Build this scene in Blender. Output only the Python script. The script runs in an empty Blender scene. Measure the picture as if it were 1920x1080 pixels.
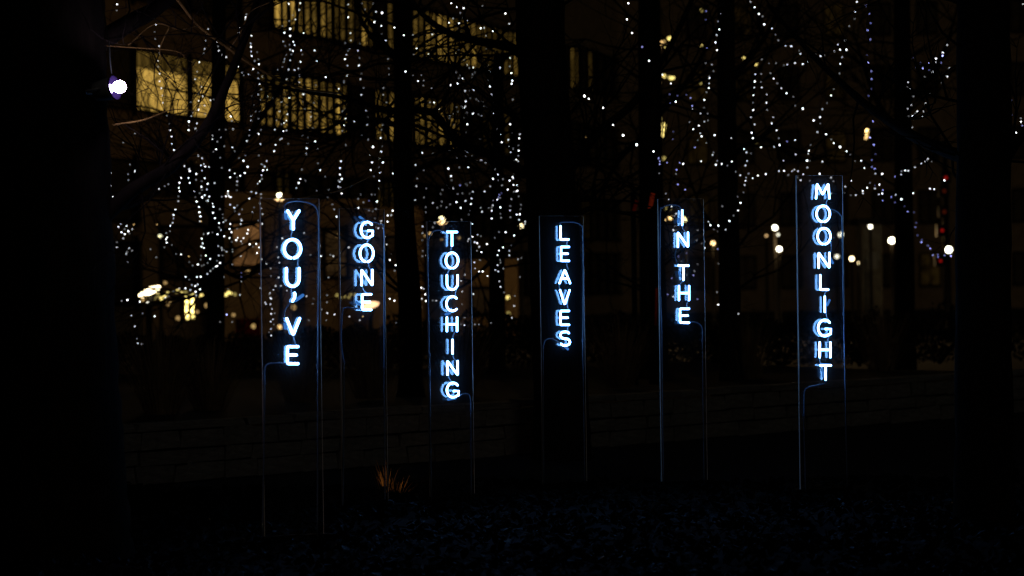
import bpy, math, random
from mathutils import Vector, Matrix
import numpy as np

R = math.radians
random.seed(7)
sc = bpy.context.scene
col = sc.collection

# ------------------------------------------------------------------ camera
FOCAL, FOCUS, FSTOP, ROLL = 70.0, 13.6, 1.9, R(0.8)
CAM = Vector((0.0, 0.0, 1.5))
cam_d = bpy.data.cameras.new('camera')
cam_d.lens = FOCAL
cam_d.sensor_width = 36.0
cam_d.clip_start, cam_d.clip_end = 0.1, 2000.0
cam_d.dof.use_dof = True
cam_d.dof.focus_distance = FOCUS
cam_d.dof.aperture_fstop = FSTOP
cam = bpy.data.objects.new('camera', cam_d)
cam.location = CAM
cam.rotation_euler = (R(90), ROLL, 0)
col.objects.link(cam)
sc.camera = cam

# ------------------------------------------------------------------ night sky, moon-weak sun, exposure
world = bpy.data.worlds.new('World')
sc.world = world
world.use_nodes = True
wn = world.node_tree
sky = wn.nodes.new('ShaderNodeTexSky')
sky.sky_type = 'NISHITA'
sky.sun_disc = False
sky.sun_elevation = R(-4.0)
sky.sun_rotation = R(200.0)
bg = wn.nodes['Background']
bg.inputs['Strength'].default_value = 0.018
wn.links.new(sky.outputs['Color'], bg.inputs['Color'])
sun_d = bpy.data.lights.new('sun', 'SUN')
sun_d.energy = 0.035
sun_d.angle = R(12)
sun_d.color = (1.0, 0.9, 0.75)
sun = bpy.data.objects.new('sun', sun_d)
sun.rotation_euler = (R(52), 0, R(18))
col.objects.link(sun)
sc.view_settings.view_transform = 'Standard'
sc.view_settings.look = 'None'
sc.view_settings.exposure = 0.0
sc.view_settings.gamma = 1.0
sc.view_settings.use_curve_mapping = False
cy = sc.cycles
cy.use_denoising = True
cy.denoiser = 'OPENIMAGEDENOISE'
cy.denoising_input_passes = 'RGB_ALBEDO_NORMAL'
cy.use_adaptive_sampling = False
cy.max_bounces = 10
cy.diffuse_bounces = 2
cy.glossy_bounces = 5
cy.transmission_bounces = 10
cy.transparent_max_bounces = 16
cy.caustics_reflective = False
cy.caustics_refractive = False
cy.sample_clamp_indirect = 2.0
cy.filter_width = 1.3

# ------------------------------------------------------------------ helpers
F = FOCAL / 36.0 * 1920.0
RIGHT = Vector((math.cos(ROLL), 0, -math.sin(ROLL)))
UP = Vector((math.sin(ROLL), 0, math.cos(ROLL)))
FWD = Vector((0, 1, 0))


def W(px, py, d):
    """a point of the place: seen at photograph pixel px, py and standing d metres away"""
    return CAM + FWD * d + RIGHT * ((px - 960) / F * d) - UP * ((py - 540) / F * d)


def ray(px, py):
    return FWD + RIGHT * ((px - 960) / F) - UP * ((py - 540) / F)


def proj(p):
    v = p - CAM
    return 960 + v.dot(RIGHT) / v.y * F, 540 - v.dot(UP) / v.y * F


def ground_y(px, d, z=0.0):
    """the point on the ground (height z) under pixel column px at distance d"""
    p = W(px, 540, d)
    return Vector((p.x, p.y, z))


def tag(o, label=None, cat=None, group=None, kind=None):
    if label: o['label'] = label
    if cat: o['category'] = cat
    if group: o['group'] = group
    if kind: o['kind'] = kind
    return o


def empty(name, loc=(0, 0, 0), rz=0.0):
    o = bpy.data.objects.new(name, None)
    o.location = loc
    o.rotation_euler = (0, 0, rz)
    o.empty_display_size = 0.1
    col.objects.link(o)
    return o


class MB:
    """collects shapes and links them as one mesh object"""
    def __init__(self):
        self.v, self.f = [], []

    def box(self, c, s, jit=0.0, rng=random):
        n = len(self.v)
        for dz in (-.5, .5):
            for dx, dy in ((-.5, -.5), (.5, -.5), (.5, .5), (-.5, .5)):
                self.v.append((c[0] + dx * s[0] + rng.uniform(-jit, jit), c[1] + dy * s[1] + rng.uniform(-jit, jit), c[2] + dz * s[2] + rng.uniform(-jit, jit)))
        for q in ((3, 2, 1, 0), (4, 5, 6, 7), (0, 1, 5, 4), (1, 2, 6, 5), (2, 3, 7, 6), (3, 0, 4, 7)):
            self.f.append([n + i for i in q])
        return self

    def tube(self, pts, rad, sides=8, cap=True, closed=False, rough=0.0, rng=random):
        pts = [Vector(p) for p in pts]
        k = len(pts)
        if not hasattr(rad, '__len__'):
            rad = [rad] * k
        t0 = (pts[1] - pts[0]).normalized()
        ref = Vector((0, 1, 0)) if abs(t0.y) < .9 else Vector((1, 0, 0))
        nrm = (ref - t0 * ref.dot(t0)).normalized()
        base = len(self.v)
        for i, p in enumerate(pts):
            if closed:
                t = (pts[(i + 1) % k] - pts[i - 1]).normalized()
            elif i == 0:
                t = (pts[1] - p).normalized()
            elif i == k - 1:
                t = (p - pts[i - 1]).normalized()
            else:
                a, b = (p - pts[i - 1]).normalized(), (pts[i + 1] - p).normalized()
                t = (a + b).normalized() if (a + b).length > 1e-6 else b
            nrm = (nrm - t * nrm.dot(t))
            nrm = nrm.normalized() if nrm.length > 1e-6 else t.orthogonal().normalized()
            bi = t.cross(nrm)
            for j in range(sides):
                an = 2 * math.pi * j / sides
                r = rad[i] * (1 + rng.uniform(-rough, rough))
                self.v.append(tuple(p + nrm * (math.cos(an) * r) + bi * (math.sin(an) * r)))
        rings = k if closed else k - 1
        for i in range(rings):
            for j in range(sides):
                a, b = base + i * sides, base + ((i + 1) % k) * sides
                self.f.append([a + j, a + (j + 1) % sides, b + (j + 1) % sides, b + j])
        if cap and not closed:
            self.f.append([base + j for j in reversed(range(sides))])
            self.f.append([base + (k - 1) * sides + j for j in range(sides)])
        return self

    def lathe(self, prof, sides=12, origin=(0, 0, 0)):
        """prof: (radius, z) from bottom to top"""
        o = Vector(origin)
        base = len(self.v)
        for r, z in prof:
            for j in range(sides):
                an = 2 * math.pi * j / sides
                self.v.append((o.x + r * math.cos(an), o.y + r * math.sin(an), o.z + z))
        for i in range(len(prof) - 1):
            for j in range(sides):
                a, b = base + i * sides, base + (i + 1) * sides
                self.f.append([a + j, a + (j + 1) % sides, b + (j + 1) % sides, b + j])
        self.f.append([base + j for j in reversed(range(sides))])
        self.f.append([base + (len(prof) - 1) * sides + j for j in range(sides)])
        return self

    def ring(self, c, w, h, t, dep):
        """a rectangular frame standing in the xz plane"""
        n = len(self.v)
        for y in (-dep / 2, dep / 2):
            for k in (1, 0):
                for sx, sz in ((-1, -1), (1, -1), (1, 1), (-1, 1)):
                    self.v.append((c[0] + sx * (w / 2 - (0 if k else t)), c[1] + y, c[2] + sz * (h / 2 - (0 if k else t))))
        for i in range(4):
            j = (i + 1) % 4
            self.f += [[n + i, n + j, n + 4 + j, n + 4 + i], [n + 8 + j, n + 8 + i, n + 12 + i, n + 12 + j],
                       [n + j, n + i, n + 8 + i, n + 8 + j], [n + 4 + i, n + 4 + j, n + 12 + j, n + 12 + i]]
        return self

    def quad(self, a, b, c, d):
        n = len(self.v)
        self.v += [tuple(a), tuple(b), tuple(c), tuple(d)]
        self.f.append([n, n + 1, n + 2, n + 3])
        return self

    def mesh(self, name, mat, smooth=False):
        m = bpy.data.meshes.new(name)
        m.from_pydata(self.v, [], self.f)
        m.materials.append(mat)
        if smooth:
            m.polygons.foreach_set('use_smooth', [True] * len(m.polygons))
        m.update()
        return m

    def build(self, name, mat, parent=None, smooth=False, local=None):
        """local: subtract this origin so that the object sits at its parent"""
        m = self.mesh(name, mat, smooth)
        o = bpy.data.objects.new(name, m)
        col.objects.link(o)
        if parent:
            o.parent = parent
            if local is None:
                o.matrix_parent_inverse = world_of(parent).inverted()
        return o


def world_of(o):
    m = Matrix.LocRotScale(o.location, o.rotation_euler, o.scale)
    if o.parent:
        return world_of(o.parent) @ o.matrix_parent_inverse @ m
    return m


def catmull(pts, n=6):
    pts = [Vector(p) for p in pts]
    if len(pts) < 3:
        return pts
    out = []
    ext = [pts[0] * 2 - pts[1]] + pts + [pts[-1] * 2 - pts[-2]]
    for i in range(1, len(ext) - 2):
        p0, p1, p2, p3 = ext[i - 1:i + 3]
        for j in range(n):
            t = j / n
            out.append(.5 * ((2 * p1) + (p2 - p0) * t + (2 * p0 - 5 * p1 + 4 * p2 - p3) * t * t + (3 * p1 - p0 - 3 * p2 + p3) * t ** 3))
    out.append(pts[-1])
    return out


# ------------------------------------------------------------------ materials
def mat(name):
    m = bpy.data.materials.new(name)
    m.use_nodes = True
    nt = m.node_tree
    return m, nt, nt.nodes['Principled BSDF']


def surf(name, c1, c2, scale=8.0, rough=.8, bump=.3, detail=6.0, stretch=(1, 1, 1), dist=.02, spec=.3):
    m, nt, b = mat(name)
    tc = nt.nodes.new('ShaderNodeTexCoord')
    mp = nt.nodes.new('ShaderNodeMapping')
    mp.inputs['Scale'].default_value = stretch
    nz = nt.nodes.new('ShaderNodeTexNoise')
    nz.inputs['Scale'].default_value = scale
    nz.inputs['Detail'].default_value = detail
    nz.inputs['Roughness'].default_value = .65
    cr = nt.nodes.new('ShaderNodeValToRGB')
    cr.color_ramp.elements[0].position = .3
    cr.color_ramp.elements[1].position = .72
    cr.color_ramp.elements[0].color = (*c1, 1)
    cr.color_ramp.elements[1].color = (*c2, 1)
    bp = nt.nodes.new('ShaderNodeBump')
    bp.inputs['Strength'].default_value = bump
    bp.inputs['Distance'].default_value = dist
    L = nt.links.new
    L(tc.outputs['Object'], mp.inputs['Vector'])
    L(mp.outputs['Vector'], nz.inputs['Vector'])
    L(nz.outputs['Fac'], cr.inputs['Fac'])
    L(cr.outputs['Color'], b.inputs['Base Color'])
    L(nz.outputs['Fac'], bp.inputs['Height'])
    L(bp.outputs['Normal'], b.inputs['Normal'])
    b.inputs['Roughness'].default_value = rough
    b.inputs['Specular IOR Level'].default_value = spec
    return m


def glow(name, color, strength, sample=False):
    m = bpy.data.materials.new(name)
    m.use_nodes = True
    nt = m.node_tree
    nt.nodes.clear()
    e = nt.nodes.new('ShaderNodeEmission')
    e.inputs['Color'].default_value = (*color, 1)
    e.inputs['Strength'].default_value = strength
    o = nt.nodes.new('ShaderNodeOutputMaterial')
    nt.links.new(e.outputs[0], o.inputs['Surface'])
    m.cycles.emission_sampling = 'FRONT' if sample else 'NONE'
    return m


def window_glow(name, color, strength, scale, stretch, low=.25):
    """a lit room seen through its glass: uneven from curtain to curtain"""
    m = bpy.data.materials.new(name)
    m.use_nodes = True
    nt = m.node_tree
    nt.nodes.clear()
    L = nt.links.new
    tc = nt.nodes.new('ShaderNodeTexCoord')
    mp = nt.nodes.new('ShaderNodeMapping')
    mp.inputs['Scale'].default_value = stretch
    oi = nt.nodes.new('ShaderNodeObjectInfo')
    add = nt.nodes.new('ShaderNodeVectorMath')
    add.operation = 'ADD'
    mul = nt.nodes.new('ShaderNodeMath')
    mul.operation = 'MULTIPLY'
    mul.inputs[1].default_value = 60
    L(oi.outputs['Random'], mul.inputs[0])
    nz = nt.nodes.new('ShaderNodeTexNoise')
    nz.inputs['Scale'].default_value = scale
    nz.inputs['Detail'].default_value = 3
    L(tc.outputs['Object'], add.inputs[0])
    L(mul.outputs[0], add.inputs[1])
    L(add.outputs[0], mp.inputs['Vector'])
    L(mp.outputs['Vector'], nz.inputs['Vector'])
    mr = nt.nodes.new('ShaderNodeMapRange')
    mr.inputs['From Min'].default_value = .3
    mr.inputs['From Max'].default_value = .7
    mr.inputs['To Min'].default_value = low * strength
    mr.inputs['To Max'].default_value = strength
    L(nz.outputs['Fac'], mr.inputs['Value'])
    room = nt.nodes.new('ShaderNodeMath')
    room.operation = 'MULTIPLY_ADD'
    room.inputs[1].default_value = .75
    room.inputs[2].default_value = .4
    L(oi.outputs['Random'], room.inputs[0])
    tot = nt.nodes.new('ShaderNodeMath')
    tot.operation = 'MULTIPLY'
    L(mr.outputs[0], tot.inputs[0])
    L(room.outputs[0], tot.inputs[1])
    e = nt.nodes.new('ShaderNodeEmission')
    e.inputs['Color'].default_value = (*color, 1)
    L(tot.outputs[0], e.inputs['Strength'])
    o = nt.nodes.new('ShaderNodeOutputMaterial')
    L(e.outputs[0], o.inputs['Surface'])
    m.cycles.emission_sampling = 'NONE'
    return m


M = {}
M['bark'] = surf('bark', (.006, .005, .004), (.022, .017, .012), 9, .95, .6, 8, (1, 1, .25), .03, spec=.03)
M['lit_bark'] = surf('lit_bark', (.17, .10, .022), (.36, .22, .055), 14, .7, .3, 4, (1, 1, .3), .01)  # bark coloured paler and warmer so these branches look lamplit
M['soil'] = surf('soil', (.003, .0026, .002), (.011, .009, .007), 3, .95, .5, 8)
M['stone'] = surf('stone', (.10, .095, .085), (.26, .25, .22), 5, .9, .6, 8, dist=.02)
M['mortar'] = surf('mortar', (.02, .02, .018), (.04, .04, .035), 12, .95, .3)
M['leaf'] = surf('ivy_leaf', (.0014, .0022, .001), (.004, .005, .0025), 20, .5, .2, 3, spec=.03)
M['dry_grass'] = surf('dry_grass', (.16, .10, .045), (.34, .23, .11), 20, .7, .2, 3)
M['wall_dark'] = surf('facade_cladding', (.24, .16, .07), (.42, .29, .14), 2, .8, .2)
M['dark_metal'] = surf('painted_steel', (.004, .004, .004), (.008, .008, .008), 20, .6, .1, spec=.03)
M['steel'] = surf('brushed_steel', (.25, .25, .26), (.4, .4, .42), 30, .35, .1, spec=.6)
M['wire'] = surf('wire', (.01, .015, .01), (.02, .025, .02), 20, .6, .05)
M['dark_glass'] = surf('dark_glass', (.06, .045, .022), (.14, .10, .05), 2, .3, .02, spec=.3)
M['brick'] = surf('red_brick', (.16, .06, .035), (.28, .11, .06), 6, .9, .4)

NEON = (.16, .43, 1.0)
M['neon'] = glow('neon_gas_tube', NEON, 19.0, True)
M['neon_spill'] = glow('return_tube_spill', (.06, .26, .8), .6, False)  # unlit return tubes; blue emission stands in for light from the letters

# glass leads and painted connecting tubes: coated glass, its blue emission standing in for neon spill
m, nt, b = mat('coated_glass_tube')
b.inputs['Base Color'].default_value = (.18, .2, .22, 1)
b.inputs['Roughness'].default_value = .18
b.inputs['Emission Color'].default_value = (.05, .2, .75, 1)
b.inputs['Emission Strength'].default_value = .03
m.cycles.emission_sampling = 'NONE'
M['lead'] = m
m, nt, b = mat('clear_sleeve')
b.inputs['Base Color'].default_value = (.30, .36, .45, 1)
b.inputs['Roughness'].default_value = .2
b.inputs['Transmission Weight'].default_value = .5
M['sleeve'] = m


def acrylic():
    m = bpy.data.materials.new('clear_acrylic')
    m.use_nodes = True
    nt = m.node_tree
    nt.nodes.clear()
    L = nt.links.new
    g = nt.nodes.new('ShaderNodeBsdfGlass')
    g.inputs['IOR'].default_value = 1.62
    g.inputs['Roughness'].default_value = 0.0
    d = nt.nodes.new('ShaderNodeBsdfDiffuse')
    d.inputs['Color'].default_value = (.75, .8, .85, 1)
    # dust specks and dried rain drops, over an even film added for the neon halo
    tc = nt.nodes.new('ShaderNodeTexCoord')
    vo = nt.nodes.new('ShaderNodeTexVoronoi')
    vo.inputs['Scale'].default_value = 26
    nz = nt.nodes.new('ShaderNodeTexNoise')
    nz.inputs['Scale'].default_value = 5
    lt = nt.nodes.new('ShaderNodeMapRange')
    lt.inputs['From Min'].default_value = .06
    lt.inputs['From Max'].default_value = .11
    lt.inputs['To Min'].default_value = .22
    lt.inputs['To Max'].default_value = 0
    gate = nt.nodes.new('ShaderNodeMapRange')
    gate.inputs['From Min'].default_value = .52
    gate.inputs['From Max'].default_value = .62
    mul = nt.nodes.new('ShaderNodeMath')
    mul.operation = 'MULTIPLY_ADD'
    mul.inputs[2].default_value = .008
    mix = nt.nodes.new('ShaderNodeMixShader')
    o = nt.nodes.new('ShaderNodeOutputMaterial')
    L(tc.outputs['Object'], vo.inputs['Vector'])
    L(tc.outputs['Object'], nz.inputs['Vector'])
    L(vo.outputs['Distance'], lt.inputs['Value'])
    L(nz.outputs['Fac'], gate.inputs['Value'])
    L(lt.outputs[0], mul.inputs[0])
    L(gate.outputs[0], mul.inputs[1])
    L(mul.outputs[0], mix.inputs['Fac'])
    L(g.outputs[0], mix.inputs[1])
    L(d.outputs[0], mix.inputs[2])
    L(mix.outputs[0], o.inputs['Surface'])
    return m


M['acrylic'] = acrylic()
m, nt, b = mat('sawn_acrylic_edge')
b.inputs['Base Color'].default_value = (.85, .72, .6, 1)
b.inputs['Roughness'].default_value = .4
b.inputs['Subsurface Weight'].default_value = 0
M['edge'] = m

BULB = {}
for key, c in (('w', (.93, .96, 1.0)), ('p', (.42, .43, 1.0)), ('o', (1.0, .62, .22)), ('y', (1.0, .78, .22))):
    for lv, s in ((1, .42), (2, 1.8), (3, 6.0)):
        BULB[key, lv] = glow('bulb_%s_%d' % ({'w': 'white', 'p': 'violet', 'o': 'amber', 'y': 'yellow'}[key], lv), c, s)

# ------------------------------------------------------------------ ground, planting bed
WA, WD = Vector((-2.99, 15.5, 0)), Vector((1.81, 1.5, 0)).normalized()   # foot of the stone wall and its run
WN = Vector((-WD.y, WD.x, 0))                                            # behind the wall


def ground_mesh():
    b_ = MB()
    n = 44
    xs = [math.copysign(abs(t) ** 2.6 * 700, t) for t in np.linspace(-1, 1, n)]
    ys = [-30 + (t ** 2.6) * 1400 for t in np.linspace(0, 1, n)]
    rng = random.Random(2)
    for y in ys:
        for x in xs:
            near = abs(x) < 15 and -5 < y < 40
            b_.v.append((x, y, rng.uniform(-.02, .012) if near else -.01))
    for j in range(n - 1):
        for i in range(n - 1):
            a = j * n + i
            b_.f.append([a, a + 1, a + n + 1, a + n])
    return b_


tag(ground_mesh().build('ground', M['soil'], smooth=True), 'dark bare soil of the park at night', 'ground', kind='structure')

bed = MB()
p0, p1 = WA - WD * 4.2 + WN * .16, WA + WD * 12.5 + WN * .16
nb = 24
rng = random.Random(5)
for j in range(6):
    for i in range(nb):
        p = p0.lerp(p1, i / (nb - 1)) + WN * (j * 3.2)
        bed.v.append((p.x, p.y, .40 + (rng.uniform(-.03, .04) if j else 0) - (.41 if j == 5 else 0)))
for j in range(5):
    for i in range(nb - 1):
        a = j * nb + i
        bed.f.append([a, a + 1, a + nb + 1, a + nb])
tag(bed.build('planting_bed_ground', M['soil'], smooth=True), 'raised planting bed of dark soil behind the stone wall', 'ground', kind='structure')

# ------------------------------------------------------------------ dry stone wall
wall = empty('stone_wall', WA)
tag(wall, 'low dry stone retaining wall of pale rough blocks behind the neon panels', 'wall')
core = MB()
L_ = 15.0
ang = math.atan2(WD.y, WD.x)
wall.rotation_euler = (0, 0, ang)
core.box((L_ / 2 - 3, .16, .19), (L_, .2, .40))
core.build('wall_core', M['mortar'], wall, local=True)
rng = random.Random(11)
stone_var = []
for k in range(10):
    sb = MB()
    sb.box((0, 0, 0), (1, 1, 1), .05, rng)
    stone_var.append(sb.mesh('stone', M['stone']))
zc = 0.0
for course, h in enumerate((.15, .12, .15, .07)):
    x = -3.1 + rng.uniform(0, .2)
    while x < 11.8:
        w = rng.uniform(.2, .48) * (1.35 if course == 3 else 1)
        o = bpy.data.objects.new('stone', rng.choice(stone_var))
        col.objects.link(o)
        o.parent = wall
        o.location = (x + w / 2, .03 + rng.uniform(-.02, .015), zc + h / 2 + rng.uniform(-.006, .006))
        o.scale = (w - .018, .2, h - .014)
        x += w
    zc += h

# ------------------------------------------------------------------ buildings behind the park
# long office building: its front runs away to the right
bs = math.atan2(1840, F)
BD = Vector((math.sin(bs), math.cos(bs), 0))
B0 = W(260, 540, 72.0)
B0 = Vector((B0.x, B0.y, 0)) - BD * 14
office = empty('office_building', B0, math.atan2(BD.y, BD.x))
tag(office, 'long dark office building with rows of tall yellow lit windows behind the trees', 'building')
OL = 78.0
MB().box((OL / 2, 6.0, 11.0), (OL, 12.0, 22.0)).build('wall', M['wall_dark'], office, local=True)     # front at local y = 0, facing -y
RM = Matrix.LocRotScale(office.location, office.rotation_euler, None)
WIN = {}
for lv, s in ((1, .04), (2, .20), (3, .62), (4, .78)):
    WIN[lv] = window_glow('lit_room_%d' % lv, (1.0, .60, .115), s, 1.3, (2.6, 1, .45), .12)
LIT = [(225, 475, 88, 200, 4, 1.0), (485, 640, 105, 225, 3, .9), (640, 745, 140, 240, 3, .95), (745, 870, 165, 285, 3, .95),
       (505, 770, -60, 105, 3, .92), (765, 985, 10, 180, 3, .9), (1050, 1130, -20, 210, 2, .5), (180, 260, -60, 60, 2, .5), (870, 970, 180, 330, 1, .7)]
rng = random.Random(3)
pane_mesh, lintel = {}, {}
BAY, WH = 1.15, 2.1


def pane(lv, w=BAY - .16, h=WH):
    k = (lv, w, h)
    if k not in pane_mesh:
        pane_mesh[k] = MB().box((0, -.012, 0), (w, .03, h)).mesh('window', WIN[lv] if lv else M['dark_glass'])
    return pane_mesh[k]


fin_m = MB().box((0, -.07, 0), (.16, .12, WH + .5)).mesh('fin', M['dark_metal'])
frame_m = MB().ring((0, -.05, 0), BAY - .12, WH + .16, .09, .09).mesh('window_frame', M['dark_metal'])
for fl in range(4):
    zc = 1.15 + fl * 4.0 + WH / 2 + .05
    if fl: zc = 4.15 + (fl - 1) * 4.0 + WH / 2
    n = int(OL / BAY)
    for i in range(n):
        x = (i + .5) * BAY
        wp = RM @ Vector((x, 0, zc))
        px, py = proj(wp)
        if not (-60 < px < 1180 and -80 < py < 700):
            continue
        lv = 0
        for (x0, x1, y0, y1, l, pr) in LIT:
            if x0 < px < x1 and y0 < py < y1 and rng.random() < pr:
                lv = max(1, l - (1 if rng.random() < .25 else 0))
        if not lv and rng.random() < .06:
            lv = 1
        wide = px < 485
        if wide and i % 3 != 1:
            continue
        ww = 3 * BAY - .3 if wide else BAY - .16
        o = bpy.data.objects.new('window', pane(lv, ww))
        col.objects.link(o); o.parent = office; o.location = (x, 0, zc)
        if wide:
            MB().ring((0, -.05, 0), ww + .1, WH + .16, .09, .09).build('window_frame', M['dark_metal'], o, local=True)
            if lv > 1:
                bh = WH * rng.uniform(.22, .36)
                MB().box((0, -.045, WH / 2 - .02 - bh / 2), (ww - .1, .02, bh)).build('blind', WIN[2], o, local=True)
            MB().box((rng.uniform(-.4, .4), -.04, 0), (.1, .04, WH - .04)).build('mullion', M['dark_metal'], o, local=True)
            g = bpy.data.objects.new('fin', fin_m)
            col.objects.link(g); g.parent = office; g.location = (x + 1.5 * BAY, 0, zc)
            continue
        f_ = bpy.data.objects.new('window_frame', frame_m)
        col.objects.link(f_); f_.parent = o
        if lv and rng.random() < .55:
            bh = WH * rng.uniform(.15, .5)
            MB().box((0, -.045, WH / 2 - .02 - bh / 2), (ww - .1, .02, bh)).build('blind', WIN[max(1, lv - 1)], o, local=True)
        if lv:
            for fx in (0, BAY / 2):
                g = bpy.data.objects.new('fin', fin_m)
                col.objects.link(g); g.parent = office; g.location = (x + fx + rng.uniform(-.08, .08), -.035, zc)
MB().box((OL / 2, -.15, 22.2), (OL + .6, .9, .4)).build('cornice', M['wall_dark'], office, local=True)

# block behind the right half
tower = empty('apartment_block', Vector((3.5, 112, 0)), R(-4))
tag(tower, 'tall dark apartment block with a few dim amber windows behind the bare trees', 'building')
MB().box((14, 7, 14), (32, 14, 28)).build('wall', M['wall_dark'], tower, local=True)
TW = {}
for lv, s in ((1, .016), (2, .045), (3, .12)):
    TW[lv] = window_glow('lit_flat_%d' % lv, (1.0, .58, .13), s, 2.2, (1.5, 1, .8), .1)
lit_spots = {(1240, 95): 3, (1240, 240): 3, (1092, 160): 2, (1090, 40): 2, (1395, 60): 1, (1560, 118): 1, (1110, 255): 1, (1430, 110): 1, (1270, 330): 1, (1180, 60): 1, (1330, 160): 1, (1140, 300): 1, (1250, 10): 2}
RT = Matrix.LocRotScale(tower.location, tower.rotation_euler, None)
for fl in range(7):
    for i in range(12):
        p = Vector((-.6 + i * 2.55, 0, 2.2 + fl * 3.5))
        px, py = proj(RT @ p)
        lv = 0
        for (sx, sy), l in lit_spots.items():
            if abs(px - sx) < 43 and abs(py - sy) < 60:
                lv = l
        if not lv and rng.random() < .12: lv = 1
        o = bpy.data.objects.new('window', MB().box((0, -.012, 0), (1.05, .03, 1.7)).mesh('window', TW[lv] if lv else M['dark_glass']))
        col.objects.link(o); o.parent = tower; o.location = p
        MB().ring((0, -.05, 0), 1.2, 1.86, .09, .1).build('window_frame', M['dark_metal'], o, local=True)
        MB().box((0, -.045, 0), (.06, .05, 1.66)).build('mullion', M['dark_metal'], o, local=True)

# low lit shop fronts across the street (seen between the trunks)
AMB = window_glow('shop_light', (1.0, .46, .15), .20, 1.6, (1, 1, 1), .05)
AMB2 = window_glow('shop_light_dim', (1.0, .55, .2), .03, 1.6, (1, 1, 1), .02)


def shop(px0, px1, py0, py1, d, mtl, label):
    a, b_ = W(px0, py1, d), W(px1, py0, d)
    w, h = b_.x - a.x, b_.z - a.z
    root = empty('shop_front', (a.x - .4, d, 0))
    tag(root, label, 'shop', 'lit shop fronts across the street')
    top = b_.z + .9
    MB().box((w / 2 + .4, 2, top / 2), (w + 1.2, 4, top)).build('wall', M['wall_dark'], root, local=True)
    cx, cz = w / 2 + .4, (a.z + b_.z) / 2
    wi = MB().box((cx, -.012, cz), (w, .03, h)).build('window', mtl, root, local=True)
    k = max(1, int(w / 1.1))
    for i in range(1, k):
        MB().box((cx - w / 2 + w * i / k, -.05, cz), (.07, .06, h - .06)).build('mullion', M['dark_metal'], wi, local=True)
    MB().ring((cx, -.055, cz), w + .14, h + .14, .11, .1).build('window_frame', M['dark_metal'], wi, local=True)


shop(436, 492, 418, 500, 58, AMB, 'bright orange lit shop front seen behind bare twigs beside the YOU\'VE panel')
shop(610, 650, 430, 520, 60, AMB2, 'dim amber shop front between the YOU\'VE and GONE panels')
shop(725, 745, 445, 500, 59, AMB2, 'narrow dim amber shop front right of the GONE panel')
shop(885, 935, 540, 590, 62, AMB2, 'low dim amber shop front between the TOUCHING and LEAVES panels')
shop(305, 385, 425, 520, 61, window_glow('shop_light_low', (1.0, .5, .15), .009, 1.6, (1, 1, 1), .02), 'dim brown lit shop front behind the fairy lights near the wrapped post')

# ------------------------------------------------------------------ neon signs
def arc(cx, cy, rx, ry, a0, a1, n=18):
    return [(cx + rx * math.cos(R(a0 + (a1 - a0) * i / n)), cy - ry * math.sin(R(a0 + (a1 - a0) * i / n))) for i in range(n + 1)]


def bend(pts, r=.09, n=4):
    """round the corners of a stroke, as bent glass does"""
    out = [pts[0]]
    for i in range(1, len(pts) - 1):
        p, a, b_ = Vector(pts[i]), Vector(pts[i - 1]), Vector(pts[i + 1])
        da, db = (a - p), (b_ - p)
        ra, rb = min(r, da.length * .45), min(r, db.length * .45)
        s, e = p + da.normalized() * ra, p + db.normalized() * rb
        for j in range(n + 1):
            t = j / n
            q = s * (1 - t) ** 2 + p * (2 * t * (1 - t)) + e * t * t
            out.append((q.x, q.y))
    out.append(pts[-1])
    return out


GLYPH = {
    'Y': [bend([(0, 0), (.5, .5), (.5, 1)], .06), [(1, 0), (.54, .47)]],
    'O': [arc(.5, .5, .5, .5, -80, 260, 34)],
    'U': [[(0, 0), (0, .58)] + arc(.5, .58, .5, .42, 180, 360, 16) + [(1, 0)]],
    "'": [[(.75, 0), (.9, .15), (.8, .55), (.2, 1)]],
    'V': [bend([(0, 0), (.5, 1), (1, 0)], .1)],
    'E': [bend([(1, 0), (0, 0), (0, 1), (1, 1)], .12), [(.06, .49), (.85, .49)]],
    'G': [arc(.52, .5, .52, .5, 42, 305, 30) + [(.98, .86), (1, .56), (.58, .56)]],
    'N': [bend([(0, 1), (0, 0), (1, 1), (1, 0)], .08)],
    'T': [[(0, 0), (1, 0)], [(.5, .03), (.5, 1)]],
    'C': [arc(.54, .5, .54, .5, 48, 312, 28)],
    'H': [[(0, 0), (0, 1)], [(1, 0), (1, 1)], [(.04, .5), (.96, .5)]],
    'I': [[(.5, 0), (.5, 1)]],
    'L': [bend([(0, 0), (0, 1), (1, 1)], .12)],
    'A': [bend([(0, 1), (.5, 0), (1, 1)], .1), [(.2, .66), (.8, .66)]],
    'S': [arc(.5, .25, .46, .25, 35, 270, 16) + arc(.5, .745, .48, .25, 88, -150, 16)],
    'M': [bend([(0, 1), (.08, 0), (.5, .72), (.92, 0), (1, 1)], .08)],
}
STAND = .035      # letters stand off the sheet
THICK = .015

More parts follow.
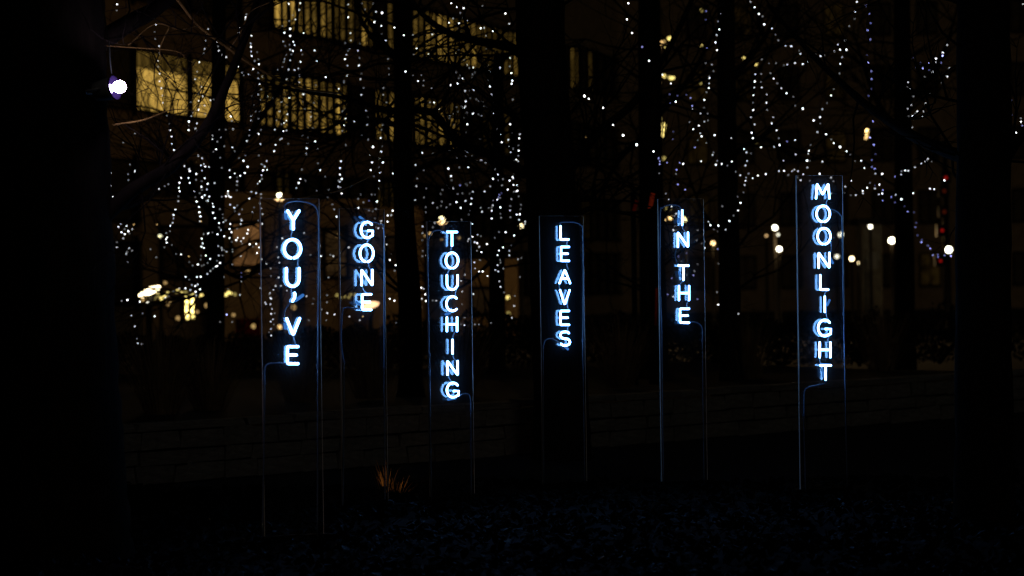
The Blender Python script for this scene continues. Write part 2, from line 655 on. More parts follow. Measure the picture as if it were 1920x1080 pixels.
SIGNS = [
 dict(word="YOU'VE", x=(491, 600), top=373, d=11.75, a=17.0,
      L=[('Y', 539, 561, 395, 430), ('O', 533, 564, 449, 484), ('U', 537, 561, 503, 537), ("'", 547, 554, 549, 565), ('V', 537.5, 562, 597, 628), ('E', 539, 559, 650, 682)],
      up=[(538, 396), (533, 387), (540, 379.5), (560, 377), (584, 382), (595, 394), (598, 430), (597, 560), (596, 690)], upend=(594, 950),
      lo=[(538, 682), (522, 681), (505, 682), (497, 690), (496, 720)], loend=(491, 950),
      links=[((549, 431), (545, 449)), ((560, 484), (559, 500)), ((546, 539), (547, 549)), ((545, 566), (534, 582), (533, 600)), ((550, 628), (556, 648))],
      stubs=[((552, 565), (570, 552)), ((535, 400), (537, 412)), ((534, 605), (536, 618))]),
 dict(word='GONE', x=(639, 722), top=392, d=13.2, a=38.0,
      L=[('G', 677, 699, 416, 446), ('O', 675, 700, 459, 491), ('N', 678, 698, 506, 535), ('E', 679, 696, 552, 581)],
      up=[(684, 416), (700, 416), (713, 421), (720, 434), (720, 560), (720, 690)], upend=(722, 950),
      lo=[(679, 580), (660, 577), (648, 577), (642, 586), (640, 640), (645, 680)], loend=(643, 950),
      links=[((695, 446), (688, 459)), ((692, 491), (695, 505)), ((679, 536), (690, 552))],
      stubs=[((673, 406), (687, 416)), ((666, 566), (677, 572))]),
 dict(word='TOUCHING', x=(803, 884), top=415, d=13.9, a=31.0,
      L=[('T', 838, 857, 435, 461), ('O', 836, 859, 474, 503), ('U', 838, 858, 516, 543), ('C', 837, 858, 556, 583), ('H', 838, 857, 595, 621), ('I', 847, 850, 637, 663), ('N', 839, 858, 677, 703), ('G', 838, 860, 718, 745)],
      up=[(838, 436), (828, 432), (814, 433), (806, 443), (803, 460), (803, 560), (805, 668)], upend=(809, 950),
      lo=[(860, 744), (868, 739), (878, 739), (882, 747), (883, 770)], loend=(884, 950),
      links=[((847, 462), (847, 474)), ((846, 503), (839, 515)), ((856, 543), (856, 558)), ((848, 584), (838, 595)), ((855, 621), (849, 636)), ((849, 664), (856, 677)), ((841, 703), (848, 717))],
      stubs=[((838, 749), (856, 746)), ((834, 590), (846, 586))]),
 dict(word='LEAVES', x=(1014, 1095), top=405, d=14.7, a=22.0,
      L=[('L', 1051, 1066, 424, 449), ('E', 1052, 1067, 463, 489), ('A', 1049, 1069, 506, 531), ('V', 1050, 1068, 544, 571), ('E', 1051, 1067, 583, 609), ('S', 1050, 1069, 622, 648)],
      up=[(1051, 424), (1050, 418), (1060, 416.5), (1078, 417), (1090, 423), (1093, 436), (1094, 540), (1093, 640)], upend=(1097, 950),
      lo=[(1051, 645), (1043, 639), (1032, 635), (1022, 639), (1018, 652)], loend=(1020, 950),
      links=[((1065, 450), (1064, 462)), ((1063, 490), (1066, 505)), ((1049, 532), (1050, 543)), ((1065, 560), (1066, 582)), ((1066, 609), (1066, 624))],
      stubs=[((1056, 646), (1066, 656))]),
 dict(word='IN THE', x=(1237, 1321), top=373, d=14.7, a=15.0,
      L=[('I', 1277, 1281, 394, 422), ('N', 1271, 1290, 436, 463), ('T', 1272, 1291, 498, 525), ('H', 1273, 1292, 536, 563), ('E', 1275, 1292, 579, 605)],
      up=[(1279, 394), (1272, 386), (1256, 384), (1242, 390), (1238, 404), (1238, 540), (1241, 625)], upend=(1245, 950),
      lo=[(1292, 604), (1302, 604), (1312, 608), (1317, 618), (1317, 640)], loend=(1321, 950),
      links=[((1279, 422), (1285, 435)), ((1268, 463), (1266, 480), (1270, 498)), ((1281, 526), (1275, 535)), ((1290, 563), (1289, 578))],
      stubs=[((1273, 408), (1271, 418)), ((1270, 604), (1280, 606)), ((1273, 508), (1276, 520))]),
 dict(word='MOONLIGHT', x=(1497, 1582), top=329, d=14.0, a=14.0,
      L=[('M', 1530, 1555, 345, 372), ('O', 1531, 1556, 386, 416), ('O', 1533, 1557, 428, 458), ('N', 1535, 1555, 474, 502), ('L', 1538, 1553, 516, 543), ('I', 1545, 1548, 556, 585), ('G', 1534, 1558, 600, 630), ('H', 1537, 1557, 642, 670), ('T', 1538, 1558, 685, 712)],
      up=[(1555, 392), (1565, 394), (1575, 402), (1579, 416), (1580, 500), (1582, 590)], upend=(1589, 950),
      lo=[(1548, 712), (1545, 719), (1528, 723), (1514, 727), (1508, 737), (1507, 780)], loend=(1511, 950),
      links=[((1552, 373), (1550, 386)), ((1540, 416), (1541, 428)), ((1558, 452), (1559, 466), (1556, 476)), ((1551, 544), (1546, 556)), ((1549, 586), (1554, 600)), ((1555, 630), (1553, 642)), ((1537, 670), (1540, 685))],
      stubs=[((1556, 482), (1562, 495)), ((1550, 574), (1556, 561)), ((1541, 690), (1544, 708))]),
]
GROUND_LABEL = 'neon signs on clear panels'


def build_sign(S):
    mid = (S['x'][0] + S['x'][1]) / 2
    c = W(mid, 540, S['d'])
    a = R(S['a'])
    n = Vector((math.sin(a), -math.cos(a), 0))            # out of the front of the sheet
    u = Vector((math.cos(a), math.sin(a), 0))
    c = Vector((c.x, c.y, 0))

    def hit(px, py, off):
        r = ray(px, py)
        t = ((c + n * off) - CAM).dot(n) / r.dot(n)
        return CAM + r * t

    ymid = 560
    l = (hit(S['x'][0], ymid, 0) - c).dot(u)
    r_ = (hit(S['x'][1], ymid, 0) - c).dot(u)
    top = hit(mid, S['top'], 0).z
    root = empty('neon_sign', c, a)
    tag(root, 'upright clear acrylic panel with blue-white neon letters reading %s' % S['word'], 'neon sign', GROUND_LABEL)
    w = r_ - l
    cx = (l + r_) / 2
    # local frame: x along the sheet, -y out of the front
    pan = MB().box((cx, THICK / 2, top / 2 + .02), (w, THICK, top - .04)).build('acrylic_panel', M['acrylic'], root, local=True)
    e = .004
    for k, x in ((0, l - e / 2 - .0005), (1, r_ + e / 2 + .0005)):
        MB().box((x, THICK / 2, top / 2 + .02), (e, THICK + .002, top - .04)).build('panel_edge', M['edge'], pan, local=True)
    MB().box((cx, THICK / 2, top + .0006), (w, THICK, .0008)).build('panel_edge', M['edge'], pan, local=True)
    MB().box((cx, THICK / 2, .03), (w + .08, .05, .06)).box((cx, THICK / 2, .004), (w + .16, .26, .012)).build('base_plate', M['dark_metal'], root, local=True)

    def loc(px, py, off):
        p = hit(px, py, off) - c
        return Vector((p.dot(u), -p.dot(n), p.z))

    for (ch, x0, x1, y0, y1) in S['L']:
        mb = MB()
        for st in GLYPH[ch]:
            pts = []
            q = [(x0 + s[0] * (x1 - x0), y0 + s[1] * (y1 - y0)) for s in st]
            # even out long straight runs
            for i, s in enumerate(q):
                pts.append(loc(s[0], s[1], STAND))
            d0, d1 = (pts[0] - pts[1]).normalized(), (pts[-1] - pts[-2]).normalized()
            rr = .0076 if ch != "'" else .007
            pts = [pts[0] + d0 * rr * .7, pts[0] + d0 * rr * .35] + pts + [pts[-1] + d1 * rr * .35, pts[-1] + d1 * rr * .7]
            rad = [rr * .5, rr * .86] + [rr] * (len(pts) - 4) + [rr * .86, rr * .5]
            mb.tube(pts, rad, 8)
        o = mb.build('letter', M['neon'], root, smooth=True, local=True)
        o['label'] = 'glowing neon %s' % ("apostrophe" if ch == "'" else "letter " + ch)
    for ln in S['links']:
        pts = [loc(x, y, STAND * (.75 if 0 < i < len(ln) - 1 else .9)) for i, (x, y) in enumerate(ln)]
        if len(pts) == 2:
            m_ = (pts[0] + pts[1]) / 2
            m_.y += .016
            pts = [pts[0], m_, pts[1]]
        MB().tube(catmull(pts, 5), .0045, 7).build('connecting_tube', M['lead'], root, smooth=True, local=True)
    for (p, q) in S['stubs']:
        A, B = loc(p[0], p[1], .024), loc(q[0], q[1], .034)
        MB().tube([A, A.lerp(B, .1), A.lerp(B, .9), B], [.005, .0095, .0095, .005], 8).build('return_tube', M['neon_spill'], root, smooth=True, local=True)
    for pts_px, end in ((S['up'], S['upend']), (S['lo'], S['loend'])):
        pts = [loc(x, y, STAND if i == 0 else (.03 if i == 1 else .014)) for i, (x, y) in enumerate(pts_px)]
        foot = loc(end[0], end[1], .014)
        foot.z = .04
        MB().tube(catmull(pts, 6), .0048, 7).build('lead_tube', M['lead'], root, smooth=True, local=True)
        s0 = pts[-1]
        s1 = Vector((s0.x + (foot.x - s0.x) * .25, s0.y, s0.z * .72))
        cl = MB().tube([s0 + Vector((0, 0, .02)), s0 - Vector((0, 0, .008))], .0085, 8).build('lead_clip', M['sleeve'], root, local=True)
        MB().tube(catmull([s0, s1, foot], 5), .0055, 7).build('cable_sleeve', M['sleeve'], root, smooth=True, local=True)


for S in SIGNS:
    build_sign(S)

# ------------------------------------------------------------------ trees
def limb_tube(mb, pts, r0, r1, rng, sides=9, wob=.0):
    c_ = catmull(pts, 6)
    n = len(c_)
    rad = [r0 + (r1 - r0) * (i / (n - 1)) for i in range(n)]
    c_ = [p + Vector((rng.uniform(-wob, wob), rng.uniform(-wob, wob), rng.uniform(-wob, wob))) for p in c_]
    mb.tube(c_, rad, sides, rough=.06, rng=rng)
    return c_, rad


def twig(mb, p, d, length, r, depth, rng, count=[0]):
    n = 5
    pts = [p.copy()]
    for i in range(n):
        d = (d + Vector((rng.uniform(-.35, .35), rng.uniform(-.35, .35), rng.uniform(-.3, .33)))).normalized()
        pts.append(pts[-1] + d * (length / n))
    mb.tube(pts, [r * (1 - .8 * i / n) for i in range(n + 1)], 4, cap=False, rng=rng)
    if depth > 0:
        for k in range(rng.randint(2, 4)):
            i = rng.randint(1, n)
            dd = (d + Vector((rng.uniform(-1, 1), rng.uniform(-.8, .8), rng.uniform(-.8, .9)))).normalized()
            twig(mb, pts[i], dd, length * rng.uniform(.45, .75), r * (1 - .8 * i / n) * .75 + .0012, depth - 1, rng)


def tree(label, trunk, limbs=(), twigs=14, tlen=1.1, depth=2, seed=0, bark='bark', group='bare park trees', root_z=0.0, tr=.014, droop=0.0, crown=None):
    """trunk: (px, py, metres away, radius) from the top down; the last point stands on the ground"""
    rng = random.Random(seed)
    pts = [W(x, y, d) for x, y, d, r in trunk]
    foot = Vector((pts[-1].x, pts[-1].y, root_z - .05))
    rr = [r for *_, r in trunk]
    root = empty('tree', (foot.x, foot.y, root_z))
    tag(root, label, 'tree', group)
    pts = pts + [foot.lerp(pts[-1], .06) if pts[-1].z - root_z > .3 else foot + Vector((0, 0, .1)), foot]
    rr = rr + [rr[-1] * 1.12, rr[-1] * 1.45]
    c_ = catmull(pts, 8)
    n = len(c_)
    rad = []
    for i in range(n):
        t = i / (n - 1) * (len(rr) - 1)
        k = min(int(t), len(rr) - 2)
        rad.append(rr[k] + (rr[k + 1] - rr[k]) * (t - k))
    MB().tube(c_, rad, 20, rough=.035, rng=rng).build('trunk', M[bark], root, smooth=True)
    tw = MB()
    for lb in limbs:
        m_ = lb[4] if len(lb) > 4 else bark
        mb = MB()
        lp, lr = limb_tube(mb, [W(*q) for q in lb[0]], lb[1], lb[2], rng, 9)
        mb.build('limb', M[m_], root, smooth=True)
        for k in range(lb[3]):
            i = rng.randint(2, len(lp) - 1)
            t_ = (lp[i] - lp[i - 1]).normalized()
            d_ = (t_ * .6 + Vector((rng.uniform(-1, 1), rng.uniform(-.6, .6), rng.uniform(-.9, .9) - droop))).normalized()
            twig(tw, lp[i], d_, tlen * rng.uniform(.5, 1.1), min(lr[i] * .6, tr), depth, rng)
    for k in range(twigs):
        i = rng.randint(0, n // 2)
        d_ = Vector((rng.choice((-1, 1)) * rng.uniform(.5, 1), rng.uniform(-.5, .5), rng.uniform(.1, .8))).normalized()
        twig(tw, c_[i], d_, tlen * rng.uniform(.8, 1.6), tr * 1.2, depth, rng)
    if tw.v:
        o = tw.build('crown', M[crown or bark], root)
        o['kind'] = 'stuff'
    return root


tree('massive black tree trunk carrying the violet floodlight', [(88, -120, 11, .30), (97, 150, 11, .30), (103, 420, 11, .31), (112, 760, 11, .335), (118, 920, 11, .35)],
     [([(180, 420, 11), (250, 355, 11.1), (320, 312, 11.2), (385, 240, 11.3), (428, 150, 11.4), (470, 40, 11.5), (500, -60, 11.6)], .046, .016, 14),
      ([(150, 110, 11), (230, 50, 11.2), (290, 18, 11.4), (360, -40, 11.6)], .06, .035, 5),
      ([(300, -40, 11.3), (335, 2, 11.4), (372, 48, 11.5), (430, 92, 11.6), (490, 132, 11.7), (560, 165, 11.8), (640, 175, 12.0)], .010, .006, 6, 'lit_bark'),
      ([(372, 48, 11.5), (335, 55, 11.4), (290, 45, 11.3), (240, 85, 11.2)], .005, .003, 3, 'lit_bark'),
      ([(210, 235, 10.9), (270, 225, 11), (330, 205, 11.2), (400, 215, 11.4)], .006, .002, 6, 'lit_bark'),
      ([(560, 372, 12.6), (620, 362, 12.6), (665, 345, 12.7), (705, 318, 12.8), (720, 250, 12.9)], .005, .003, 3, 'lit_bark'),
      ([(430, 92, 11.58), (452, 60, 11.5), (470, 22, 11.45), (505, 5, 11.4)], .004, .002, 2, 'lit_bark'),
      ([(318, 50, 11.32), (300, 90, 11.3), (303, 112, 11.3)], .004, .0015, 1, 'lit_bark'),
      ([(200, 86, 11.0), (260, 90, 11.1), (330, 96, 11.2), (352, 112, 11.3), (372, 122, 11.4)], .003, .0015, 2, 'lit_bark'),
      ([(170, 395, 11.1), (240, 388, 11.5), (300, 360, 12)], .018, .008, 4)],
     twigs=3, tlen=.8, seed=1, tr=.006)
tree('thick black tree trunk directly behind the LEAVES panel', [(1008, -140, 17.4, .215), (1015, 100, 17.4, .215), (1030, 300, 17.4, .22), (1042, 520, 17.4, .225), (1052, 760, 17.4, .24)],
     [([(985, 325, 17.4), (925, 292, 17.6), (860, 267, 17.9), (813, 213, 18.2), (769, 207, 18.5), (718, 204, 18.8), (647, 184, 19.2), (560, 170, 19.6), (470, 150, 20)], .05, .012, 26),
      ([(990, 110, 17.4), (955, 88, 17.6), (896, 77, 17.9), (837, 59, 18.2), (793, 27, 18.5), (740, -40, 18.8)], .05, .02, 14),
      ([(1060, 330, 17.4), (1120, 250, 17.8), (1190, 190, 18.2), (1260, 80, 18.7), (1310, -30, 19.1)], .05, .02, 12),
      ([(1060, 420, 17.4), (1110, 390, 17.6), (1180, 400, 17.9), (1250, 385, 18.2)], .03, .01, 8)],
     twigs=10, tlen=1.2, seed=2)
tree('slim dark trunk rising between the GONE and TOUCHING panels', [(757, -120, 20.5, .085), (755, 150, 20.5, .09), (757, 380, 20.5, .105), (768, 560, 20.5, .12), (770, 700, 20.5, .125)],
     [([(757, 240, 20.5), (700, 225, 20.8), (640, 262, 21.2), (590, 330, 21.6)], .035, .008, 14),
      ([(760, 330, 20.5), (830, 300, 20.9), (900, 320, 21.3), (950, 370, 21.6)], .035, .008, 14),
      ([(755, 120, 20.5), (690, 60, 21), (650, -40, 21.4)], .035, .012, 8)],
     twigs=16, tlen=1.5, seed=3, root_z=.4)
tree('broad black trunk at the wooded side beyond the MOONLIGHT panel', [(1842, -140, 12, .155), (1845, 200, 12, .16), (1843, 540, 12, .165), (1845, 850, 12, .175)],
     [([(1830, 300, 12), (1775, 284, 12.6), (1707, 252, 13.4), (1630, 201, 14.4), (1576, 154, 15.2), (1523, 104, 16), (1440, 10, 17)], .045, .015, 12),
      ([(1870, 340, 12), (1900, 280, 12.1), (1960, 200, 12.2)], .03, .02, 3)],
     twigs=5, tlen=.9, seed=4, tr=.009)
tree('tall dark trunk left of the IN THE panel', [(1216, -120, 24, .13), (1218, 160, 24, .135), (1222, 420, 24, .15), (1226, 660, 24, .17)],
     [([(1218, 250, 24), (1160, 300, 24.2), (1110, 400, 24.5)], .05, .015, 12),
      ([(1220, 230, 24), (1290, 150, 24.4), (1350, 40, 24.8)], .05, .015, 14)],
     twigs=14, tlen=1.6, seed=5, root_z=.4)
tree('dark trunk standing between the IN THE and MOONLIGHT panels', [(1360, -120, 23, .10), (1362, 160, 23, .105), (1366, 420, 23, .12), (1370, 660, 23, .13)],
     [([(1362, 300, 23), (1430, 260, 23.2), (1500, 300, 23.6), (1560, 290, 24)], .04, .01, 14),
      ([(1362, 160, 23), (1440, 60, 23.5), (1480, -50, 24)], .04, .015, 10),
      ([(1364, 440, 23), (1320, 400, 23.3), (1280, 300, 23.6)], .03, .01, 8)],
     twigs=14, tlen=1.6, seed=6, root_z=.4)
tree('dark many-branched tree left of the YOU\'VE panel', [(545, -120, 25, .10), (547, 120, 25, .11), (410, 420, 25, .05), (408, 560, 25, .1), (408, 660, 25, .11)] if False else [(412, -120, 25, .08), (410, 120, 25, .09), (406, 400, 25, .10), (404, 660, 25, .12)],
     [([(408, 330, 25), (470, 250, 25.2), (540, 130, 25.5), (560, 0, 25.8)], .05, .015, 16),
      ([(406, 420, 25), (340, 320, 25.3), (280, 260, 25.6)], .04, .01, 14),
      ([(405, 500, 25), (460, 520, 25), (520, 470, 25), (580, 500, 25)], .03, .008, 14),
      ([(405, 520, 25), (350, 560, 25), (280, 540, 25)], .03, .008, 12)],
     twigs=20, tlen=1.7, seed=7, root_z=.4)
tree('slender dark tree between the TOUCHING and LEAVES panels', [(935, 100, 26, .06), (933, 300, 26, .08), (932, 480, 26, .10), (932, 660, 26, .11)],
     [([(932, 420, 26), (880, 380, 26), (820, 420, 26.3)], .03, .008, 14), ([(932, 480, 26), (860, 540, 26), (800, 520, 26)], .03, .008, 14)],
     twigs=14, tlen=1.5, seed=8, root_z=.4)
tree('dark tree far back between the MOONLIGHT panel and the broad trunk', [(1690, -120, 30, .12), (1692, 150, 30, .13), (1695, 420, 30, .14), (1697, 620, 30, .16)],
     [([(1692, 260, 30), (1640, 180, 30), (1600, 60, 30)], .06, .015, 12), ([(1692, 200, 30), (1760, 120, 30), (1800, 0, 30)], .06, .015, 10)],
     twigs=14, tlen=1.9, seed=9)

# ------------------------------------------------------------------ violet floodlight on the big trunk
fl_p = W(208, 166, 10.75)
flood = empty('floodlight', fl_p)
tag(flood, 'small round violet-white floodlight strapped to the massive trunk', 'floodlight')
aim = Vector((1.0, -.3, .15))
q = aim.to_track_quat('Z', 'Y').to_matrix().to_4x4()


def place(mb, name, mtl, smooth=False, parent=None):
    o = mb.build(name, mtl, parent or flood, smooth=smooth, local=True)
    o.matrix_local = q
    return o


hs = place(MB().lathe([(.030, -.10), (.05, -.09), (.058, -.03), (.062, 0), (.062, .012), (.052, .012), (.046, -.004)], 20), 'housing', M['steel'], True)
place(MB().lathe([(.010, .0), (.018, .02), (.028, .034), (.033, .052), (.030, .068), (.020, .080), (.001, .086)], 20), 'bulb', glow('floodlight_bulb', (.78, .62, 1.0), 110.0, True), True)
place(MB().lathe([(.022, -.03), (.024, -.004), (.046, .006), (.064, .026), (.067, .026), (.056, -.002), (.036, -.02)], 24), 'halo_dish', surf('violet_halo_dish', (.0012, .0007, .003), (.003, .0018, .007), 30, .6, .0, 3, spec=.0), True)  # added dish, its violet colour imitates the halo around the bulb
brk = MB()
brk.tube([(-.068, 0, -.03), (-.075, 0, -.11), (0, 0, -.15), (.075, 0, -.11), (.068, 0, -.03)], .006, 6)
place(brk, 'bracket', M['steel'], True)
tp = W(150, 172, 11.0)
MB().tube(catmull([fl_p + q.to_3x3() @ Vector((0, 0, -.15)), (fl_p + tp) / 2 + Vector((0, .12, .05)), tp], 5), .009, 7).build('mounting_arm', M['dark_metal'], flood, smooth=True)
cb = catmull([fl_p + Vector((.0, .08, .03)), W(207, 120, 10.8), W(204, 80, 10.8), W(196, 30, 10.85), W(188, -30, 10.9)], 6)
MB().tube(cb, .004, 6).build('power_cable', M['wire'], flood, smooth=True)

# ------------------------------------------------------------------ fairy light strings
def bulb_mesh(lv, key, r):
    k = (lv, key, r)
    if k not in bulb_mesh.c:
        mb = MB().lathe([(.35 * r, -1.25 * r), (.9 * r, -.55 * r), (1.0 * r, .1 * r), (.62 * r, .8 * r)], 6)
        bulb_mesh.c[k] = mb.mesh('bulb', BULB[key, lv], True)
    return bulb_mesh.c[k]


bulb_mesh.c = {}
OFF = {'A': (180, 0), 'B': (600, 0), 'C': (1060, 0), 'D': (1440, 0), 'E': (180, 300), 'F': (600, 300), 'G': (1060, 300), 'H': (1440, 300)}
FG = 'fairy light strings hung in the bare trees'


def light_string(area, d, label, data, r=.0056, key='w', rngs=[random.Random(77)], name='string_light', group=FG, spread=.35, order=True):
    """data: x,y,brightness[colour] as measured on the enlarged photograph tile"""
    rg = rngs[0]
    ox, oy = OFF[area]
    pts = []
    for tok in data.split():
        x, y, b_ = tok.split(',')
        k = key
        if b_[-1] in 'poy':
            k, b_ = b_[-1], b_[:-1]
        pts.append([ox + float(x) / 3.375, oy + float(y) / 3.375, int(b_), k])
    pts.sort(key=lambda p: p[1])
    path = [pts.pop(0)]
    while pts:
        l_ = path[-1]
        j = min(range(len(pts)), key=lambda i: (pts[i][0] - l_[0]) ** 2 * 1.6 + (pts[i][1] - l_[1]) ** 2)
        path.append(pts.pop(j))
    root = empty(name, W(path[0][0], path[0][1], d))
    tag(root, label, 'string light', group)
    inv = world_of(root).inverted()
    wire, dz = [], 0.0
    for (x, y, lv, k) in path:
        dz = max(-spread, min(spread, dz + rg.uniform(-.12, .12)))
        p = W(x, y, d + dz)
        rr = r * (1.45 if lv == 4 else 1)
        o = bpy.data.objects.new('bulb', bulb_mesh(min(lv, 3), k, rr))
        col.objects.link(o)
        o.parent = root
        o.location = p - root.location
        o.rotation_euler = (rg.uniform(-.9, .9), rg.uniform(-.9, .9), 0)
        o.scale = [rg.uniform(.75, 1.2)] * 3
        wire.append(p + Vector((0, 0, rr * 1.1)))
    if len(wire) > 1:
        MB().tube([W(path[0][0] + rg.uniform(-4, 4), path[0][1] - 14, d)] + wire, .0013, 3, cap=False).build('wire', M['wire'], root)


light_string('A', 20.5, 'single long fairy light string dropping beside the violet floodlight', "133,28,3 131,65,1 373,70,1 368,108,3 378,154,3 371,201,1 375,246,1 400,291,2 405,337,2 390,386,2 393,422,1 403,465,3 402,514,2 413,558,2 420,604,2 423,650,2 450,732,1 465,784,1 468,823,3 478,864,3 480,909,3 493,949,3")
light_string('A', 21, 'fairy light string in front of the widest bright yellow window', "709,183,2 703,222,1 695,256,2 687,309,2 681,338,1 653,393,3 640,454,2 628,500,2 667,549,2 660,575,1 647,593,1 676,608,3 652,640,3 686,668,2 656,668,1 647,694,3 610,711,1 603,734,2 588,769,3 638,780,2 587,795,1 586,823,3 628,813,2 764,265,3 773,293,1 777,321,2 798,345,2 824,361,2 600,645,1")
light_string('A', 20, 'fairy lights wound along the steep dark limb of the massive trunk', "951,90,1 947,108,3 945,120,2 908,179,2 903,208,2 898,420,3 925,460,2 937,475,1 966,472,2 868,470,2 842,555,2 818,588,3 745,628,1 724,634,2 800,600,1 690,720,1")
light_string('A', 21.5, 'dense double fairy light string right of the steep dark limb', "968,172,1 984,226,3 979,274,2 980,296,3 982,326,2 986,354,3 1020,330,1 1004,385,1 1031,406,3 1027,374,1 995,437,3 1026,462,1 1029,497,2 1000,514,2 1054,484,2 1036,531,3 1029,565,1 1008,579,1 1045,565,1 1027,598,2 989,609,1 1039,632,1 1086,612,2 1122,620,1 996,665,1 981,733,2 982,763,2 973,824,2 969,857,1 955,892,2 1028,751,1 1043,822,1 1029,847,3 1041,912,3 1031,984,1 945,984,1 933,1018,3 960,1056,3 1036,705,1 1010,705,1")
light_string('A', 22, 'thick fairy light tangle hanging above the YOU\'VE panel', "1220,24,3 1292,20,3 1286,62,2 1245,96,1 1262,123,2 1223,132,1 1180,164,1 1229,182,3 1193,206,3 1229,227,3 1314,209,3 1184,262,2 1249,264,3 1257,285,3 1198,291,1 1225,284,1 1229,314,2 1246,322,3 1300,318,3 1383,319,3 1305,343,1 1204,347,1 1236,343,1 1194,374,2 1229,381,2 1188,392,2 1293,391,3 1398,386,3 1180,424,1 1148,442,1 1219,440,2 1257,442,2 1282,434,2 1287,480,2 1284,521,2 1207,502,2")
light_string('A', 22.3, 'loose fairy light string trailing below the tangle above the YOU\'VE panel', "1195,588,1 1185,620,1 1223,619,3 1318,590,2 1310,597,3 1390,537,1 1262,601,1 1173,643,2 1188,638,2 1205,666,1 1162,703,2 1210,722,3 1205,764,3 1188,779,3 1173,785,1 1185,830,3 1205,826,2 1142,760,1 1132,820,2 1165,883,2 1175,877,2 1137,916,3 1128,957,3 1216,910,1 1080,1019,3 1049,1039,2 1066,1054,2 1058,1074,3 1082,1070,3")
light_string('A', 22.6, 'faint fairy light string dangling right of the YOU\'VE tangle', "1310,642,1 1320,690,1 1358,705,2 1360,738,2 1355,760,1 1350,806,1 1372,811,1 1305,857,1 1341,870,1 1364,861,1 1336,903,2 1387,895,3 1333,938,3 1402,944,2 1330,973,2 1325,1005,2 1392,988,1 1404,1033,1 1418,1073,2 1380,650,1")
light_string('A', 20.8, 'scattered fairy lights below the steep dark limb', "855,736,4 860,765,1 867,818,2 737,857,2 737,881,2 760,944,3 790,868,1 768,896,1 863,931,3 877,957,1 812,925,1 743,960,1 635,930,1 647,984,2 672,1000,2 786,998,1 683,1038,2 691,1053,3 665,1046,2 715,1056,2 560,1050,2 845,1076,2 796,1062,1 590,1070,2 820,820,1 780,820,1 640,830,1 905,1000,1")
light_string('A', 19.5, 'few faint fairy lights close to the massive trunk', "246,845,1 172,902,1 248,1078,2 72,288,2 215,1040,1")
light_string('B', 21.5, 'long fairy light string hanging left above the GONE panel', "179,28,2 180,66,3 179,109,3 193,209,2 195,255,2 160,272,1 190,305,2 177,322,1 167,346,2 158,375,3 174,414,2 172,478,3 151,512,1 151,522,1 120,562,3 36,487,3 155,654,4 184,666,2 160,690,1 142,704,1 162,753,3 155,778,1 155,791,3 138,827,2 161,844,1 152,864,1 162,918,1 139,976,3 133,1019,3 127,1063,3 125,1150,2 126,1104,3 137,1132,3 118,1142,1 117,1182,2 130,1187,2 138,1225,3 152,1234,2")
light_string('B', 21.8, 'fairy light string hanging right above the GONE panel', "225,27,2 240,78,3 252,277,1 239,321,2 250,367,1 246,414,3 261,467,1 256,501,2 276,556,1 262,600,2 294,700,2 302,741,1 298,790,2 301,830,3 262,857,1 217,769,2 306,883,1 335,929,4 315,981,3 330,1028,3 322,1075,3 341,1117,1")
light_string('B', 21.2, 'fairy light string along the left side of the slim dark trunk', "309,4,2 265,22,1 336,23,1 284,59,1 354,75,2 393,81,4 350,128,2 345,139,3 388,163,3 391,216,1 414,257,3 430,292,3 450,336,4 466,342,3 431,373,1 500,365,1 434,432,1 436,471,1 402,556,1 400,600,1 420,650,1 397,694,1 397,790,1 388,822,1 384,873,3 392,925,1 387,960,3 379,1006,3 398,1028,3 373,1058,1 381,1092,3 376,1144,3 373,1192,1 462,1097,3")
light_string('B', 19.5, 'sparse fairy light string crossing the slim dark trunk', "471,174,3 530,223,3 580,243,3 588,221,1 622,232,3 710,217,2 737,175,1 611,306,3 592,343,1 686,341,2 775,361,2 541,452,3 587,478,1 640,477,1 620,513,3 656,511,1 653,541,1 708,559,2 734,547,2 696,603,1 722,648,3 749,686,4 761,734,3 785,767,3 825,810,3 696,647,1 835,880,1")
light_string('B', 20.2, 'fairy lights scattered along the upper limb of the trunk behind LEAVES', "831,19,3 865,44,3 909,51,3 888,81,1 905,110,1 842,117,1 934,132,2 816,144,3 879,147,3 895,178,3 876,182,1 890,211,1 1028,38,1 1017,178,3 1038,176,2 1094,196,3 1051,226,1 1173,85,3 1198,150,2 1185,187,2 1200,290,1 1203,367,2 1055,312,1 876,312,1 866,338,3")
light_string('B', 22.5, 'dense fairy light knot between the two limbs of the trunk behind LEAVES', "890,394,3 913,380,1 855,405,1 931,411,2 969,427,3 945,430,1 1010,438,2 1060,415,2 1087,381,1 1075,454,3 1141,429,3 850,440,1 862,458,1 890,477,1 965,470,1 980,458,1 905,495,3 878,495,1 963,493,1 871,527,3 828,539,3 910,525,1 1068,505,1 1077,547,3 1085,598,2 918,575,2 949,573,1 972,571,2 927,607,2 923,641,3 949,620,1 990,628,1 1004,640,1 1028,644,1 910,682,3 919,673,2 894,672,1 864,677,1 987,675,3 1035,670,1 1058,683,1 872,706,1 823,728,2 840,718,1 930,714,1 971,719,4 1004,725,1 1022,733,1 820,747,1 910,747,1 932,787,3 845,789,1 922,836,1 965,840,1 989,828,2 1012,882,1")
light_string('B', 21, 'fairy light string hugging the left edge of the trunk behind LEAVES', "1103,643,2 1099,672,1 1081,711,2 1103,719,3 1128,764,2 1125,817,1 1144,854,3 1150,900,3 1201,419,1 1211,462,3 1217,510,3 1212,530,3 1220,630,1 1188,672,2 1202,720,3 1208,762,1 1203,787,3 1215,834,1 1265,850,2 1260,876,3 1192,884,2 1194,930,2 1222,940,1 1207,963,2 1258,953,3 1168,987,1 1184,1018,3 1230,1015,1 1242,1010,3 1254,1020,2 1255,985,1 1256,920,1")
